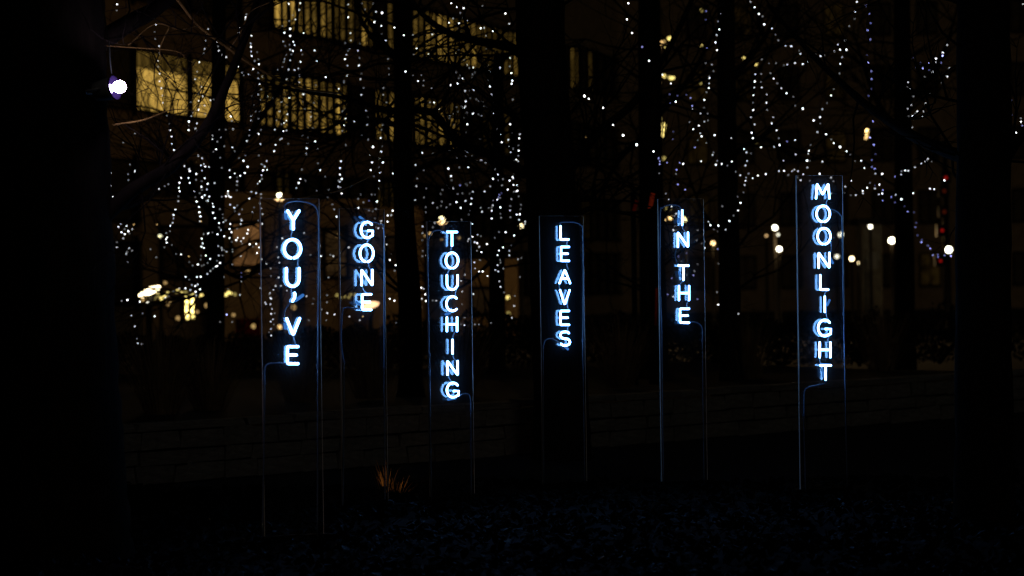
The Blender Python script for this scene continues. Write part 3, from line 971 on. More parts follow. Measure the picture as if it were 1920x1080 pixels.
light_string('B', 22, 'fairy lights scattered high above the TOUCHING panel', "663,915,1 647,967,3 714,971,1 604,1044,2 752,1007,1 785,1036,3 812,1067,3 818,951,2 849,966,2 867,1000,1 920,957,2 934,959,2 924,984,1 964,986,1 998,1017,2 1021,1014,2 937,1018,1 938,1057,3 881,1059,1 1048,1030,2 1076,1032,2 1108,1070,1 657,1075,1 649,1075,1")
light_string('E', 19.5, 'few fairy lights above the tilted disc lamp beside the massive trunk', "92,82,2 247,73,2 203,90,1 205,127,1 94,163,2 107,234,3 120,269,2 202,228,2 398,182,2 435,165,1 458,153,1")
light_string('E', 21, 'slanting fairy light string left of all others over the wrapped post', "538,114,3 528,144,3 524,176,3 529,197,3 521,230,1 521,260,2 503,313,3 491,348,3 490,369,2 485,397,2 471,416,3 468,450,1 445,462,1 449,490,3 443,502,3 447,523,3 433,552,1 480,537,1 403,484,3y")
light_string('E', 21.3, 'fairy light string falling to the orange lit shop front from the left', "594,70,3 586,112,3 594,144,3 621,201,3 629,235,1 638,262,3 652,296,3 655,330,4 661,356,3 656,388,2 666,388,2o")
light_string('E', 22, 'long curling fairy light string above the wrapped post', "635,88,3 672,67,2 689,114,3 668,133,1 633,125,1 706,151,3 667,170,3 672,190,1 703,187,2 656,210,1 688,223,3 717,231,3 671,236,3 697,256,2 709,256,3 739,274,3 743,295,3 741,334,3 753,368,3 778,400,3 779,426,1 790,443,2 769,470,3 812,482,3 845,494,3 711,464,3 682,468,1 737,458,1 670,497,3 676,527,3 667,549,3 683,556,3 694,604,3 723,626,3 666,605,1 662,630,1 645,661,3 668,670,1 681,663,1 706,651,1 566,740,3 590,757,1 639,740,3 663,738,3 705,720,2 724,702,2 740,687,1 759,674,3 767,670,3 785,651,3 766,638,1 777,604,2 801,604,1 774,544,2 794,555,2 797,569,2 811,569,1 826,580,2")
light_string('E', 21.6, 'crowded fairy light string passing over the orange lit shop front', "845,65,3 878,85,3 850,110,3 913,100,3 942,82,3 893,135,2 892,158,1 890,192,1 893,108,1 835,197,3 823,229,3 840,228,3 853,235,3 835,215,2 797,232,1 849,283,2 876,302,3 893,288,1 925,312,1 880,324,1 906,342,2 918,375,1 921,382,3 915,405,2 802,344,1 803,368,1 785,310,1 806,392,2 821,382,2 850,405,3 845,436,3 857,457,3 893,435,1 962,441,3 957,465,3 934,494,3 897,491,3 887,507,3 919,515,3 925,530,1 973,533,3 992,548,1 1013,530,3 1033,552,3 1018,588,3 859,518,1 864,565,1 864,580,1 917,608,2 862,661,1 835,816,1 810,740,1 919,715,1p 920,740,1p 920,768,1 911,853,2 828,978,3p 785,1025,1 862,1025,1")
light_string('E', 21, 'fairy light string along the left edge of the YOU\'VE panel', "751,145,2 1036,135,3 1023,150,2 1047,95,2 1057,66,3 1082,60,3 1050,120,1 984,201,2 1013,209,2 1044,216,2 970,244,3 1045,240,1 1037,275,2 1047,306,3 1053,342,3 990,331,2 1000,300,1 1027,382,1 1050,404,3 1047,628,3 1078,656,3 1105,688,2 1107,733,1 1040,810,2 1035,720,1p")
light_string('E', 23, 'small fairy light cluster beside the massive trunk above the tilted disc lamp', "141,424,3 157,405,2 193,417,3 162,457,3 182,469,3 204,450,3 229,437,2 211,464,1 173,495,2 181,437,1 240,408,2o 133,520,1 132,552,2 210,559,2 228,573,1 197,580,1 191,594,2 201,645,1 386,408,2o")
light_string('E', 23, 'small fairy light cluster on top of the wrapped post', "538,597,3 506,595,1 587,609,2o 590,645,1 612,668,1 381,615,1 345,565,1 528,812,2 490,830,1 566,812,3 597,822,2 606,791,2 628,797,3 643,788,3 658,818,3 631,833,3 634,857,2 438,870,2 459,862,1")
light_string('E', 20, 'low scattered fairy lights under the tilted disc lamp', "163,891,1 199,885,4 277,897,3 224,984,2 295,970,1 371,989,3 246,1052,2 290,1165,2 265,1160,2 260,1130,1")
light_string('E', 21, 'fairy light string seen through the lower YOU\'VE panel', "1144,552,2 1153,616,2 1160,650,3 1156,743,2 1178,495,2 1136,797,2 1122,822,2 1100,842,3 1096,850,1 1103,873,2 1108,877,3 1070,901,3 1075,912,2 1103,912,3 1113,942,3 1108,973,3 1130,970,1 1119,1008,2 1105,1022,3 1125,1040,1 1105,1068,2 1170,797,2 1207,826,2 1095,1090,1 1108,1110,2 1240,331,2")
light_string('E', 22, 'faint scattered fairy lights between the YOU\'VE and GONE panels', "1303,60,1 1293,119,3 1283,146,3 1268,178,2 1325,130,1 1418,62,3 1405,20,1 1450,105,1 1397,194,1 1474,188,1 1496,281,1 1507,312,2 1523,358,3 1467,236,1 1316,461,2 1357,600,1 1420,607,3 1415,543,2 1502,608,2 1483,600,1 1597,552,2 1471,743,2 1463,855,1 1462,900,1 1331,862,2 1376,877,1 1371,910,1 1427,946,1 1465,970,2 1511,976,3 1602,989,3 1457,1014,1 1345,1014,1")
light_string('F', 21.5, 'fairy light cluster around the top of the GONE panel', "258,218,1 242,245,1 328,218,1 348,218,1 310,258,1p 275,268,1 361,262,4 242,303,3 351,311,2 308,320,1 332,325,1 345,370,1 385,385,3 383,400,2 428,350,3 450,348,2 460,321,3 427,390,3 352,425,1 367,432,2 398,433,2 409,486,2 421,533,2 485,240,2 519,229,1 499,287,2 490,360,1 491,482,1 180,553,2 247,680,1 127,587,2")
light_string('F', 21.8, 'thin scatter of fairy lights between the GONE and TOUCHING panel tops', "604,31,2 577,98,1 615,117,1 610,165,2 557,150,1 521,168,3 535,174,3 673,180,1 657,237,1 602,253,2 714,272,2 669,298,1 670,330,1 649,62,1")
light_string('F', 22.5, 'fairy light cluster around the top of the TOUCHING panel', "829,101,3 803,102,1 833,128,1 882,47,1 791,147,1 802,160,1 775,188,1 843,179,2 815,182,1 886,160,2p 924,150,1 950,143,1 930,158,1 765,215,1 871,215,1 902,210,1 967,201,2 948,213,1 958,243,2 770,263,1 865,265,3 868,262,3 824,280,1 921,259,2 891,303,3 956,279,3 948,317,1 943,345,1 766,290,1 742,302,1 800,300,1 895,378,1 724,397,2 963,403,3 649,420,2 648,462,2 712,425,1 690,462,1o 647,508,1 650,575,1 648,608,1 675,603,2")
light_string('F', 21.4, 'dense fairy light swag against the lower left of the trunk behind LEAVES', "1155,83,3 1124,93,3 1094,118,3 1128,128,1 1158,120,1 1230,82,1 1220,108,3 1222,116,2 1200,130,3 1077,166,2 1152,160,1 1224,158,3 1247,160,3 1188,186,3 1249,195,3 1238,200,2 1228,200,1 1042,199,2 1148,210,1p 1135,220,2p 1130,235,2p 1122,250,3 1140,240,1 1211,248,2 1095,255,1 1257,230,1 1093,286,2 1087,300,1 1142,300,3 1087,320,3 1203,291,1 1272,283,1 1203,320,2 1270,310,1 1025,327,2 1017,302,1 1066,303,1 1142,340,1 1146,365,1 1087,370,3 1205,362,1 1245,345,3 1264,343,3 1260,378,2 1298,390,2 1296,404,2 1228,478,3 1175,457,3 1133,455,1 1106,492,1")
light_string('F', 21, 'fairy light string curving right beside the TOUCHING panel', "965,485,3 940,500,3 932,512,2 997,473,2 1018,482,1 979,520,2 995,525,3 1057,532,3 1008,549,2 993,574,1 1022,582,3 1012,632,1 977,648,2 981,686,2 1006,705,3 1030,705,3 1060,734,3 915,726,2 891,764,2 897,832,2 971,847,2 897,912,1 914,998,1 980,1040,1 1082,1030,1 1005,1040,1 912,1045,2 890,1040,1")
light_string('F', 21.6, 'fairy light string zigzagging between the TOUCHING panel and the thick trunk', "1158,553,3 1132,573,3 1124,602,3 1198,575,2 1198,603,2 1210,540,1 1140,632,1 1142,650,1 1124,665,2 1110,695,2 1128,705,2 1160,687,1 1135,767,2 1143,802,2 1165,838,1 1252,628,2 1274,620,1 1336,643,3 1265,740,1 1228,923,2 1215,999,2 1233,860,1")
light_string('F', 21.2, 'fairy light string sloping from the GONE panel down to the TOUCHING panel', "442,632,3 480,666,3 472,700,1 512,726,2 548,768,1 578,772,3 598,783,1 641,808,3 657,815,2 625,850,1 666,850,3 645,877,2 671,892,3 733,890,2 711,888,1 641,931,3 441,878,3 471,890,3 512,914,1 558,922,3 453,597,1 480,1030,1")
light_string('F', 21.9, 'low fairy lights at the foot of the GONE letters', "8,608,2 84,608,2 55,743,1 44,856,1 44,900,1 45,968,2 10,945,1 94,977,3 184,990,3 249,1013,2 270,990,2o 40,1014,1")
light_string('C', 16.0, 'sparse sharp fairy light string sagging right of the thick trunk', "398,21,3 390,122,3 422,208,3 487,296,1p 530,384,3", r=.0078)
light_string('C', 16.2, 'sparse sharp fairy light string descending toward the IN THE panel', "121,607,3 148,625,3 239,682,3 302,790,3 366,855,3 452,915,3 558,958,3 615,472,2 668,528,2 699,643,3", r=.0078)
light_string('C', 21, 'loose fairy lights above the IN THE panel', "806,690,2 856,718,2 785,772,1 766,599,1p 793,620,2p 803,670,2p 665,653,1p 683,832,1p 680,880,1p 660,596,1p 710,605,1p 845,795,3 809,817,3 853,843,2 862,862,3 945,855,3 1050,873,2 838,886,1 892,904,1 820,933,2p 937,965,1 932,980,2 961,1018,1 903,762,1 900,718,1 880,770,2")
light_string('C', 21.5, 'vertical fairy light string over the gap between the IN THE and MOONLIGHT panels', "890,71,2p 888,124,1p 896,307,2p 888,398,1 928,408,2 980,37,2 985,90,3 966,135,1 975,186,3 958,221,2 950,268,3 960,318,3 938,450,1 910,482,2 912,493,3 909,527,2 908,556,3 893,583,1 880,632,3 878,681,1")
light_string('C', 20.5, 'fairy light row running level above the IN THE panel', "591,1001,2p 598,1020,2p 597,1038,2p 643,1029,2p 724,1030,2p 746,1036,3 704,1072,2p 859,1020,3 953,1042,3 990,1038,3 1054,1022,3 1026,1048,1 594,1096,1 705,1077,2p 712,1167,2p 758,1200,2p")
light_string('C', 22, 'long fairy light string sloping down to the top of the MOONLIGHT panel', "1172,10,2 1198,45,3 1225,88,3 1248,103,1 1259,154,3 1309,180,2 1330,220,1 1348,255,1 1393,290,2 1430,293,3 1480,320,1 1488,341,2 1612,355,2 1243,375,1 1288,400,1 1333,399,1 1383,413,1 1405,408,2 1454,399,3 1503,405,3 1538,390,2")
light_string('C', 21.3, 'tent of two fairy light strings left above the MOONLIGHT panel', "1201,470,2 1200,515,3 1196,553,2 1190,602,3 1187,650,1 1189,696,3 1175,742,2 1198,787,2 1179,840,4 1187,874,3 1240,468,1 1237,517,1 1243,553,2 1275,598,2 1273,650,3 1277,695,1 1315,742,2 1306,780,3 1337,825,3 1351,875,1 1355,918,3 1321,930,2 1404,895,2p 1454,887,3 1458,977,2 1239,932,3 1132,943,3 1147,964,2 1175,970,1 1150,1018,2 1140,1047,2 1380,1017,2")
light_string('C', 21.8, 'fairy light string slanting down directly to the MOONLIGHT letter M', "1298,463,1 1318,497,3 1341,527,1 1367,558,2 1400,590,3 1443,613,1 1503,687,4 1455,668,1 1572,763,2 1610,742,2 1595,835,2 1552,918,1 1542,953,3 1537,972,2 1530,1017,4 1548,1017,1 1532,1060,2")
light_string('G', 21, 'faint fairy lights seen through the upper IN THE panel', "653,249,2 671,294,3 700,339,2 690,353,1 695,414,2 683,443,3 700,443,1 636,212,1 700,88,1")
light_string('G', 21.4, 'fairy light swag drooping between the IN THE and MOONLIGHT panels', "1078,75,1 1106,96,2 1160,85,1 1144,111,2 1140,131,3 1135,158,2 1127,205,1 1091,232,1 1109,271,3 1093,319,3 1065,352,1 1038,385,3 1014,441,2 968,415,3 919,412,3 906,391,2 940,440,1 963,450,1 1185,115,3 1219,98,3 1268,89,3 1352,69,2 1384,68,3 1435,70,2 1448,60,2 1472,70,2 1411,95,1 1467,110,1 1488,128,3 1505,90,2")
light_string('G', 22.5, 'dim violet-tinged fairy lights seen through the lower IN THE panel', "883,513,1 881,557,3 964,563,2p 862,530,1 830,508,1 836,443,1 767,589,1p 714,610,2p 733,643,1 836,660,1 815,703,1 810,728,2p 767,726,1 672,748,2p 647,851,2p 681,865,2 835,881,2p 880,893,1p 960,836,1 968,655,1 968,916,3 1095,972,2 993,292,1")
light_string('D', 21.7, 'fairy light string descending from high above the MOONLIGHT panel', "562,12,3 550,72,3 548,119,1 514,165,1 488,255,1 442,282,2 456,314,3 497,314,3 420,325,2 469,362,2 457,404,3 453,465,1 437,503,2 416,564,1 399,604,3 373,652,1 344,691,2 329,741,3 331,782,1 289,762,3 313,836,2 335,354,2 355,350,1 303,347,1")
light_string('D', 21.2, 'fairy light string sloping down right of the MOONLIGHT panel top', "368,849,3 400,882,1 416,905,3 456,930,4 497,957,3 521,978,1 552,1020,1 590,1017,3 611,1062,3 344,1022,2")
light_string('D', 24, 'straight violet light string hanging right of the MOONLIGHT panel', "619,37,2p 642,88,2p 649,147,2p 630,191,3p 648,250,2p 628,350,1p 633,398,3p 654,450,2p 655,500,2p 654,562,1p 636,607,2p 653,713,2p 664,766,3p 643,822,1p 645,870,3p 671,916,3p 680,975,1p 657,1013,2p 657,1056,2p 676,1067,3p", key='p')
light_string('D', 22, 'white and violet fairy light loop beside the broad black trunk', "1133,285,2 1107,332,3 1105,352,3p 1063,370,3 1060,394,2 1094,397,2p 1022,397,3p 980,432,3p 965,398,1p 917,367,1p 938,425,1p 1020,443,1p 1041,455,2 991,487,1 1147,432,2 1134,483,3 1100,523,1 886,521,2 880,553,1 902,564,3 920,610,1 1022,595,1 995,654,3 908,665,2 884,689,2 945,705,3 985,705,2 931,718,1 916,736,3 890,735,1 978,733,2 922,752,1 914,806,2")
light_string('D', 20, 'few fairy lights on the far side of the broad black trunk', "1614,25,2 1539,636,1p 1528,697,2p 1540,727,1p 1601,770,3 1600,748,1 1609,795,2p 1570,839,3")
light_string('H', 21, 'fairy lights clustered level with the MOONLIGHT letter M', "327,87,3 398,111,2 412,134,1 263,131,1 482,208,1 489,168,2 526,130,3 523,222,1 556,222,2 600,195,3 601,210,2 627,175,3 646,145,1 679,86,2 723,88,4 705,156,3 677,160,1p 677,180,2 727,190,2p 702,217,2 723,212,3 725,257,2p 781,234,2p 808,219,2 844,248,3 803,268,1p 919,210,3 398,211,2")
light_string('H', 21.3, 'fairy light string rising to the broad black trunk', "803,105,2p 842,92,2 845,70,1 868,66,3 888,68,2 930,45,2 970,22,2 999,8,3 1012,-8,2 1035,8,1 1025,181,3 1052,184,3 1116,129,3")
light_string('H', 23, 'violet light string drooping to the white globe lamp by the broad trunk', "865,293,1p 884,326,2p 924,331,1p 938,397,1p 933,426,2p 946,476,1p 974,505,1p 971,520,3p 1012,542,2p 1027,560,3p 1043,601,2p 1076,600,2p 1077,614,2p 1118,603,2p 1157,607,3p", key='p')

# warm strings: wrapped post and the row beside it, amber points among the far branches
rg = random.Random(21)
col_pts = ' '.join('%d,%d,%d' % (577 + 34 * (i % 2) + rg.uniform(-5, 5), 862 + 17 * (i // 2) + rg.uniform(-4, 4), rg.choice((3, 3, 2))) for i in range(18))
light_string('E', 38, 'yellow string lights wrapped tightly round an upright post', col_pts, r=.03, key='y', group='warm string lights', spread=.1)
row = ' '.join('%d,%d,%d' % (x + rg.uniform(-6, 6), 850 + 14 * math.sin(x * .02) + rg.uniform(-14, 14), rg.choice((1, 1, 2, 2))) for x in list(range(372, 480, 22)) + list(range(495, 690, 14)) + list(range(740, 890, 17)))
light_string('E', 38, 'level row of dull yellow string lights over the wrapped post', row, r=.028, key='y', group='warm string lights', spread=.3)
light_string('E', 38, 'dull yellow lights seen behind the GONE panel', ' '.join('%d,%d,1' % (1530 + i * 22 + rg.uniform(-8, 8), 860 + rg.uniform(-12, 12)) for i in range(6)), r=.03, key='y', group='warm string lights')
light_string('E', 42, 'scattered dim amber lights low behind the wrapped post and YOU\'VE panel', '300,880,1 350,845,1 440,775,1 740,860,1 735,1025,1 995,1050,1 1160,1055,2 1250,930,1 700,920,1 520,1000,1 460,905,1 870,980,1 960,700,1 640,960,1', r=.045, key='o', group='warm string lights')
light_string('F', 38, 'two dull yellow lights left of the thick trunk', "1190,868,2y 1192,972,1y 1188,872,1y", r=.035, key='y', group='warm string lights')
light_string('C', 40, 'amber light cluster high in the branches left of the vertical string', "660,243,2 640,298,2 605,270,2o 595,310,2o 590,280,1o 645,248,1 625,262,1o", r=.036, key='y', group='warm string lights')
light_string('C', 40, 'amber light cluster halfway down above the IN THE panel', "668,493,2 684,492,2 625,480,2 598,520,1o 650,488,1", r=.034, key='y', group='warm string lights')
light_string('C', 40, 'stacked amber lights low above the IN THE panel', "595,755,1 622,790,2 590,806,2 622,818,2 600,855,2o 610,850,2 600,750,1 625,1000,1 600,1030,1", r=.04, key='y', group='warm string lights')
light_string('C', 40, 'lone yellow lights among the branches between IN THE and MOONLIGHT', "858,286,2 1128,367,2 1207,404,2 1208,895,1 858,65,1 858,525,1 120,875,1o", r=.034, key='y', group='warm string lights')
light_string('D', 40, 'orange light cluster on the straight violet string', "625,825,3 622,845,3 627,860,2 620,872,2 630,838,2", r=.03, key='o', group='warm string lights', spread=.05)
light_string('G', 40, 'amber lights behind the IN THE letter I', "622,377,2 663,366,3 640,310,1y 660,305,1y 610,318,1y", r=.035, key='o', group='warm string lights')
light_string('F', 40, 'small orange lights behind the TOUCHING letter T', "695,465,2 665,478,1 878,492,1 770,500,1 110,478,1", r=.028, key='o', group='warm string lights')

# ------------------------------------------------------------------ street lamps
LMAT = {}


def lamp(px, py, d, r, color, strength, label, group='lit globe street lamps across the street', name='street_lamp'):
    r *= .7
    p = W(px, py, d)
    root = empty(name, (p.x, p.y, 0))
    tag(root, label, 'street lamp', group)
    k = (color, strength)
    if k not in LMAT:
        LMAT[k] = glow('lamp_glass', color, strength)
    prof = [(.25 * r, -.97 * r), (.7 * r, -.7 * r), (.98 * r, -.15 * r), (.9 * r, .45 * r), (.55 * r, .83 * r), (.12 * r, 1.0 * r)]
    MB().lathe(prof, 14, (0, 0, p.z)).build('globe', LMAT[k], root, True, local=True)
    MB().lathe([(.11, 0), (.10, .5), (.05, .6), (.04, p.z - r * 1.5), (.09, p.z - r * 1.3), (.07, p.z - r * .9)], 10).build('pole', M['dark_metal'], root, True, local=True)
    MB().lathe([(.5 * r, 0), (.35 * r, .18 * r), (.05, .5 * r)], 10, (0, 0, p.z + r * .86)).build('cap', M['dark_metal'], root, True, local=True)


def lamp_light(px, py, d, power, color, size=.12):
    """the light that a street lamp's globe really throws"""
    l_ = bpy.data.lights.new('street_lamp_light', 'POINT')
    l_.energy, l_.color, l_.shadow_soft_size = power, color, size
    o = bpy.data.objects.new('street_lamp_light', l_)
    o.location = W(px, py, d)
    col.objects.link(o)


CW, WW, OW = (1.0, .95, .72), (1.0, .80, .42), (1.0, .62, .26)
for px, py, d, r, c, s, lb in (
        (524, 367, 45, .085, (1.0, .95, .62), 9, 'warm white globe lamp above the corner of the YOU\'VE panel'),
        (829, 411, 45, .085, WW, 9, 'warm globe lamp just above the TOUCHING panel'),
        (977, 424, 48, .075, WW, 5, 'amber globe lamp at the left edge of the thick trunk'),
        (1284, 411, 50, .095, (1.0, .85, .35), 4, 'yellow globe lamp behind the IN THE letter I'),
        (1337, 456, 50, .07, OW, 6, 'small amber globe lamp right of the IN THE panel'),
        (1453, 427, 55, .10, CW, 9, 'white globe lamp, upper of the pair left of the MOONLIGHT panel'),
        (1459, 440, 62, .055, CW, 2.5, 'dim small globe lamp between the pair left of the MOONLIGHT panel'),
        (1461, 467, 55, .10, CW, 9, 'white globe lamp, lower of the pair left of the MOONLIGHT panel'),
        (1437, 442, 60, .055, OW, 1.2, 'faint amber globe lamp left of the MOONLIGHT pair'),
        (1576, 440, 60, .10, CW, 7, 'white globe lamp behind the edge of the MOONLIGHT panel'),
        (1569, 481, 60, .085, CW, 7, 'warm white globe lamp behind the MOONLIGHT letter N'),
        (1597, 485, 60, .095, WW, 8, 'warm globe lamp, first of two right of the MOONLIGHT panel'),
        (1612, 493, 62, .085, WW, 7, 'warm globe lamp, second of two right of the MOONLIGHT panel'),
        (1632, 425, 60, .075, CW, 9, 'white globe lamp lighting a pale gatehouse wall'),
        (1672, 451, 55, .125, (1.0, .97, .7), 10, 'large white globe lamp standing free near the gatehouse'),
        (1779, 468, 50, .115, (1.0, .95, .7), 12, 'large white globe lamp against the broad black trunk'),
        (1703, 532, 58, .05, CW, 1.0, 'faint low lamp beyond the large free globe lamp'),
        (300, 443, 50, .065, (1.0, .95, .6), 1.5, 'dim yellowish globe lamp left of the orange shop front')):
    lamp(px, py, d, r, c, s, lb)

for px, py, d, pw, c in ((524, 367, 45, 110, OW), (829, 411, 45, 100, OW), (1337, 456, 50, 150, OW), (1461, 467, 55, 120, OW), (1672, 451, 55, 120, OW)):
    lamp_light(px, py, d - .35, pw, c)

# tilted disc lamp head and its neighbours
for (px, py, w, h, d, tilt, s, lb) in ((280, 546, 46, 13, 36, 24, 6, 'tilted white disc street lamp near the massive trunk'), (694, 572, 34, 13, 40, 14, 2.2, 'dull orange disc street lamp behind the GONE letter E')):
    p = W(px, py, d)
    rw, rh = w / F * d / 2, h / F * d / 2
    root = empty('street_lamp', (p.x, p.y, 0))
    tag(root, lb, 'street lamp', 'disc street lamps')
    hd = MB().lathe([(.2 * rw, -rh), (.75 * rw, -.8 * rh), (rw, -.1 * rh), (.9 * rw, .35 * rh), (.2 * rw, rh)], 18).build('lamp_head', glow('disc_lamp_glass', (1.0, .80, .46) if s > 5 else (1.0, .6, .3), s), root, True, local=True)
    hd.location = (0, 0, p.z)
    hd.rotation_euler = (0, R(-tilt), 0)
    MB().tube([(0, 0, 0), (0, 0, p.z * .8), (.06, .05, p.z - rh * .8)], .05, 8).build('pole', M['dark_metal'], root, True, local=True)
lamp(277, 568, 36, .028, (1.0, .93, .75), 6, 'tiny white lamp right under the tilted disc street lamp')

# gatehouse lit by its lamp
gp = W(1632, 470, 61)
gh = empty('gatehouse', (gp.x, gp.y, 0))
tag(gh, 'small pale gatehouse wall lit by a white globe lamp', 'building')
MB().box((.1, .8, 1.65), (.6, 1.2, 3.3)).build('wall', surf('pale_render', (.03, .03, .027), (.10, .10, .085), 3, .9, .3), gh, local=True)
MB().box((.1, .8, 3.4), (.95, 1.45, .18)).build('roof', M['dark_metal'], gh, local=True)
MB().box((.1, .17, 2.2), (.3, .05, .5)).build('window', glow('gatehouse_window', (1.0, .75, .4), .012), gh, local=True)
gl = bpy.data.lights.new('gatehouse_lamp_light', 'POINT')
gl.energy, gl.color, gl.shadow_soft_size = 1.0, (1, .92, .7), .1
glo = bpy.data.objects.new('gatehouse_lamp_light', gl)
glo.location = W(1632, 425, 60) + Vector((.05, -.25, -.1))
col.objects.link(glo)

# traffic signal with red lenses
tp = W(1773, 400, 52)
ts = empty('traffic_signal', (tp.x, tp.y, 0))
tag(ts, 'traffic signal post with glowing red lenses beside the broad black trunk', 'traffic signal')
MB().lathe([(.09, 0), (.08, 3.0), (.07, 5.2)], 10).build('pole', M['dark_metal'], ts, True, local=True)
RED, ORD = glow('red_lens', (1.0, .02, .015), .22), glow('amber_lens', (1.0, .13, .03), .03)
for (px, py, r, m_) in ((1774, 333, .07, RED), (1771, 358, .085, ORD), (1771, 397, .09, ORD), (1767, 432, .07, RED), (1764, 489, .06, RED)):
    p = W(px, py, 51.8) - ts.location
    hb = MB().box((p.x, p.y + .14, p.z), (.26, .2, .3)).build('signal_box', M['dark_metal'], ts, local=True)
    r *= .62
    ln = MB().lathe([(.1 * r, -.2 * r), (r, -.1 * r), (r, .1 * r), (.2 * r, .35 * r)], 12).build('lens', m_, hb, True, local=True)
    ln.location = (p.x, p.y + .03, p.z)
    ln.rotation_euler = (R(90), 0, 0)

# red banners on a frame right of the thick trunk
bn_mat = window_glow('backlit_red_banner', (1.0, .09, .02), .10, 5, (1, 1, 1), .1)
bn_dim = window_glow('backlit_red_strip', (1.0, .07, .015), .022, 5, (1, 1, 1), .0)
for (x0, y0, x1, y1, w, lb) in ((1224, 362, 1218, 394, .045, 'leaning red-orange backlit banner left of the IN THE panel'), (1194, 375, 1188, 396, .04, 'short dim red backlit banner between the thick trunk and IN THE'), (1231, 540, 1229, 610, .022, 'tall narrow red backlit strip along the IN THE panel')):
    a, b_ = W(x1, y1, 22.5), W(x0, y0, 22.5)
    root = empty('banner', (a.x, a.y, 0))
    tag(root, lb, 'banner', 'red backlit banners')
    h = b_.z - a.z
    bm_ = MB().box((0, -.03, h / 2), (w, .04, h)).build('banner_panel', bn_dim if h > .25 or x0 < 1200 else bn_mat, root, local=True)
    bm_.location = (0, 0, a.z)
    bm_.rotation_euler = (0, math.atan2(b_.x - a.x, h), 0)
    MB().tube([(0, .05, 0), (0, .05, b_.z + .1)], .03, 8).build('pole', M['dark_metal'], root, True, local=True)

# dull red glow low on the left, stood in for by a glowing board
p = W(465, 618, 50)
rs = empty('sign', (p.x, p.y, 0))
tag(rs, 'low dull red glowing board behind the planting bed', 'sign')
MB().box((0, 0, p.z), (.62, .06, .55)).build('board', window_glow('dull_red_light', (1.0, .04, .015), .007, 4, (1, 1, 1), .0), rs, local=True)
MB().tube([(-.2, .05, 0), (-.2, .05, p.z)], .03, 6).build('post', M['dark_metal'], rs, local=True)
MB().tube([(.2, .05, 0), (.2, .05, p.z)], .03, 6).build('post', M['dark_metal'], rs, local=True)

# ------------------------------------------------------------------ grasses
def grass(px, d, n, h, spread, label, seed, z=0.0, lean=0.0, name='grass_clump'):
    rng = random.Random(seed)
    base = ground_y(px, d, z)
    root = empty(name, base)
    tag(root, label, 'grass', 'dry ornamental grasses')
    mb = MB()
    for i in range(n):
        a = rng.uniform(0, 2 * math.pi)
        rr = spread * math.sqrt(rng.random())
        p = Vector((math.cos(a) * rr * .35, math.sin(a) * rr * .35, -.01))
        hh = h * rng.uniform(.55, 1.1)
        out = Vector((math.cos(a), math.sin(a), 0)) * rr * rng.uniform(.5, 1.4) + Vector((lean * rng.uniform(-.1, 1.5), 0, 0))
        w = rng.uniform(.002, .005)
        side = Vector((-math.sin(a + rng.uniform(-1, 1)), math.cos(a), 0)).normalized() * w
        q = [p, p + out * .35 + Vector((0, 0, hh * .5)), p + out * .8 + Vector((0, 0, hh * .88)), p + out * rng.uniform(1.1, 1.6) + Vector((0, 0, hh * rng.uniform(.75, 1.05)))]
        for j in range(3):
            s0, s1 = 1 - j * .3, 1 - (j + 1) * .3
            mb.quad(q[j] - side * s0, q[j] + side * s0, q[j + 1] + side * s1, q[j + 1] - side * s1)
    o = mb.build('blades', M['dry_grass'], root, local=True)
    o['kind'] = 'stuff'
    return base


g0 = grass(745, 14.5, 30, .17, .2, 'sparse low dry grass tuft lit orange, standing right of the GONE panel edge', 31, lean=.07)
grass(716, 14.45, 16, .29, .12, 'taller sparse dry grass tuft lit orange, crossing the GONE panel edge', 33, lean=-.07)
sl_p = g0 + Vector((-.10, -.38, .07))
stake = empty('ground_spotlight', sl_p)
tag(stake, 'tiny amber ground spotlight hidden at the orange lit grass tuft', 'spotlight')
MB().lathe([(.012, 0), (.022, .01), (.024, .035), (.018, .036)], 10).build('housing', M['dark_metal'], stake, True, local=True)
gs = bpy.data.lights.new('ground_spotlight_light', 'SPOT')
gs.energy, gs.color, gs.spot_size, gs.spot_blend, gs.shadow_soft_size = 1.3, (1.0, .46, .13), R(60), .8, .01
gso = bpy.data.objects.new('ground_spotlight_light', gs)
gso.location = (0, 0, .045)
gso.rotation_euler = (R(180 - 82), 0, R(-14))
gso.parent = stake
col.objects.link(gso)
for i, (px, d, n, h, lb) in enumerate(((300, 17.8, 420, .85, 'tall dry grass clump on the bed close to the massive trunk'), (390, 18.4, 300, .7, 'dry grass clump on the bed below the wrapped post'), (560, 19.5, 260, .7, 'dry grass clump on the bed behind the YOU\'VE panel'), (690, 20, 260, .75, 'dry grass clump on the bed behind the GONE panel'), (860, 20.6, 260, .8, 'dry grass clump on the bed behind the TOUCHING panel'), (1160, 21.5, 260, .8, 'dry grass clump on the bed between the LEAVES and IN THE panels'), (1400, 23, 260, .8, 'dry grass clump on the bed left of the MOONLIGHT panel'), (1650, 24.5, 260, .8, 'dry grass clump on the bed right of the MOONLIGHT panel'))):
    grass(px, d, n, h, .42, lb, 40 + i, .42)

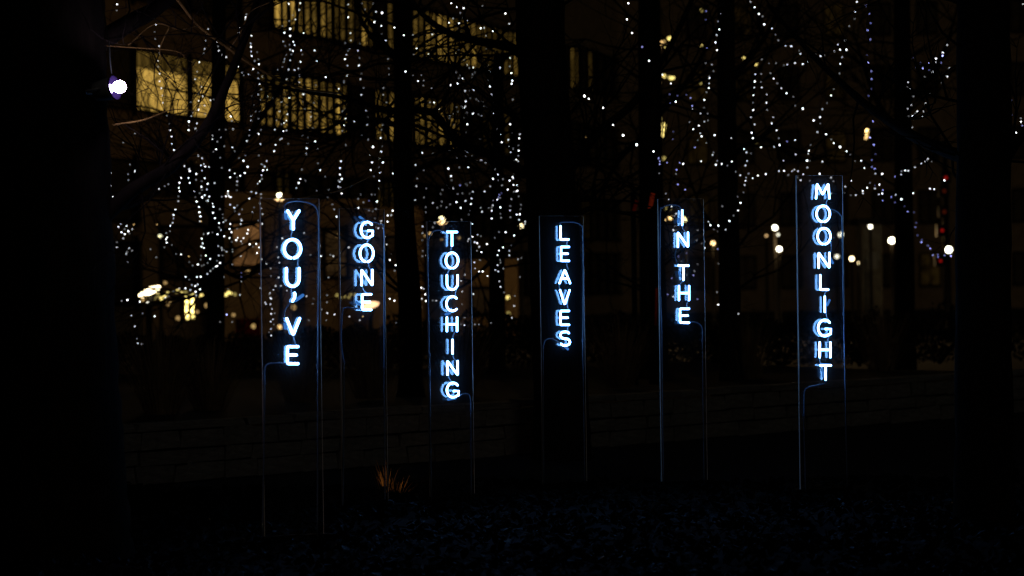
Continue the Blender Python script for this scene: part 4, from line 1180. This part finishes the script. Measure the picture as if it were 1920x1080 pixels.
# ------------------------------------------------------------------ dark shrubs along the back of the bed
def shrub(px, d, w, h, label, seed, z):
    rng = random.Random(seed)
    base = ground_y(px, d, z)
    root = empty('shrub', base)
    tag(root, label, 'shrub', 'dark shrubs along the back of the bed')
    st, fo = MB(), MB()
    for k in range(7):
        a = rng.uniform(0, 6.28)
        tip = Vector((math.cos(a) * w * .35, math.sin(a) * .4, h * rng.uniform(.6, .95)))
        st.tube([(0, 0, -.05), tip * .5 + Vector((rng.uniform(-.05, .05), 0, .08)), tip], [.018, .012, .005], 5)
    for k in range(3400):
        x = rng.uniform(-1, 1)
        top = h * (1 - .28 * x * x) * (.82 + .18 * math.sin(x * 9 + seed) * math.cos(x * 4))
        c_ = Vector((x * w * .62, rng.gauss(0, .28), top * rng.random() ** .85))
        s_ = rng.uniform(.022, .05)
        rot = Matrix.Rotation(rng.uniform(0, 6.28), 3, 'Z') @ Matrix.Rotation(rng.uniform(-1.2, 1.2), 3, 'X')
        fo.quad(*[c_ + rot @ (Vector(v) * s_) for v in ((-.6, 0, 0), (0, -1, .1), (.6, 0, 0), (0, 1, .1))])
    st.build('stem', M['bark'], root, local=True)['kind'] = 'stuff'
    fo.build('foliage', M['shrub_leaf'], root, local=True)['kind'] = 'stuff'


M['shrub_leaf'] = surf('shrub_leaf', (.008, .010, .005), (.022, .024, .012), 12, .7, .2, 3, spec=.1)
for i, (px, d, w, h, lb) in enumerate(((270, 27, 1.9, .62, 'low dark shrub beside the massive trunk behind the grasses'), (420, 27.5, 1.8, .60, 'low dark shrub below the wrapped post'), (570, 28, 2.0, .66, 'low dark shrub behind the YOU\'VE panel'), (720, 28, 1.9, .8, 'dark shrub beside the slim trunk behind the GONE panel'), (880, 28.5, 2.0, .84, 'dark shrub behind the TOUCHING panel'), (1030, 28.5, 2.0, .9, 'dark shrub behind the thick trunk at LEAVES'), (1180, 29, 2.1, .9, 'dark shrub between the LEAVES and IN THE panels'), (1320, 29, 2.0, .86, 'dark shrub right behind the IN THE panel'), (1460, 29.5, 2.1, .9, 'dark shrub left of the MOONLIGHT panel'), (1610, 30, 2.2, .9, 'dark shrub right of the MOONLIGHT panel'), (1760, 30.5, 2.2, .9, 'dark shrub beside the broad black trunk'))):
    shrub(px, d, w, h, lb, 60 + i, .40 if px < 1100 else .3)

# ------------------------------------------------------------------ ivy ground cover in front
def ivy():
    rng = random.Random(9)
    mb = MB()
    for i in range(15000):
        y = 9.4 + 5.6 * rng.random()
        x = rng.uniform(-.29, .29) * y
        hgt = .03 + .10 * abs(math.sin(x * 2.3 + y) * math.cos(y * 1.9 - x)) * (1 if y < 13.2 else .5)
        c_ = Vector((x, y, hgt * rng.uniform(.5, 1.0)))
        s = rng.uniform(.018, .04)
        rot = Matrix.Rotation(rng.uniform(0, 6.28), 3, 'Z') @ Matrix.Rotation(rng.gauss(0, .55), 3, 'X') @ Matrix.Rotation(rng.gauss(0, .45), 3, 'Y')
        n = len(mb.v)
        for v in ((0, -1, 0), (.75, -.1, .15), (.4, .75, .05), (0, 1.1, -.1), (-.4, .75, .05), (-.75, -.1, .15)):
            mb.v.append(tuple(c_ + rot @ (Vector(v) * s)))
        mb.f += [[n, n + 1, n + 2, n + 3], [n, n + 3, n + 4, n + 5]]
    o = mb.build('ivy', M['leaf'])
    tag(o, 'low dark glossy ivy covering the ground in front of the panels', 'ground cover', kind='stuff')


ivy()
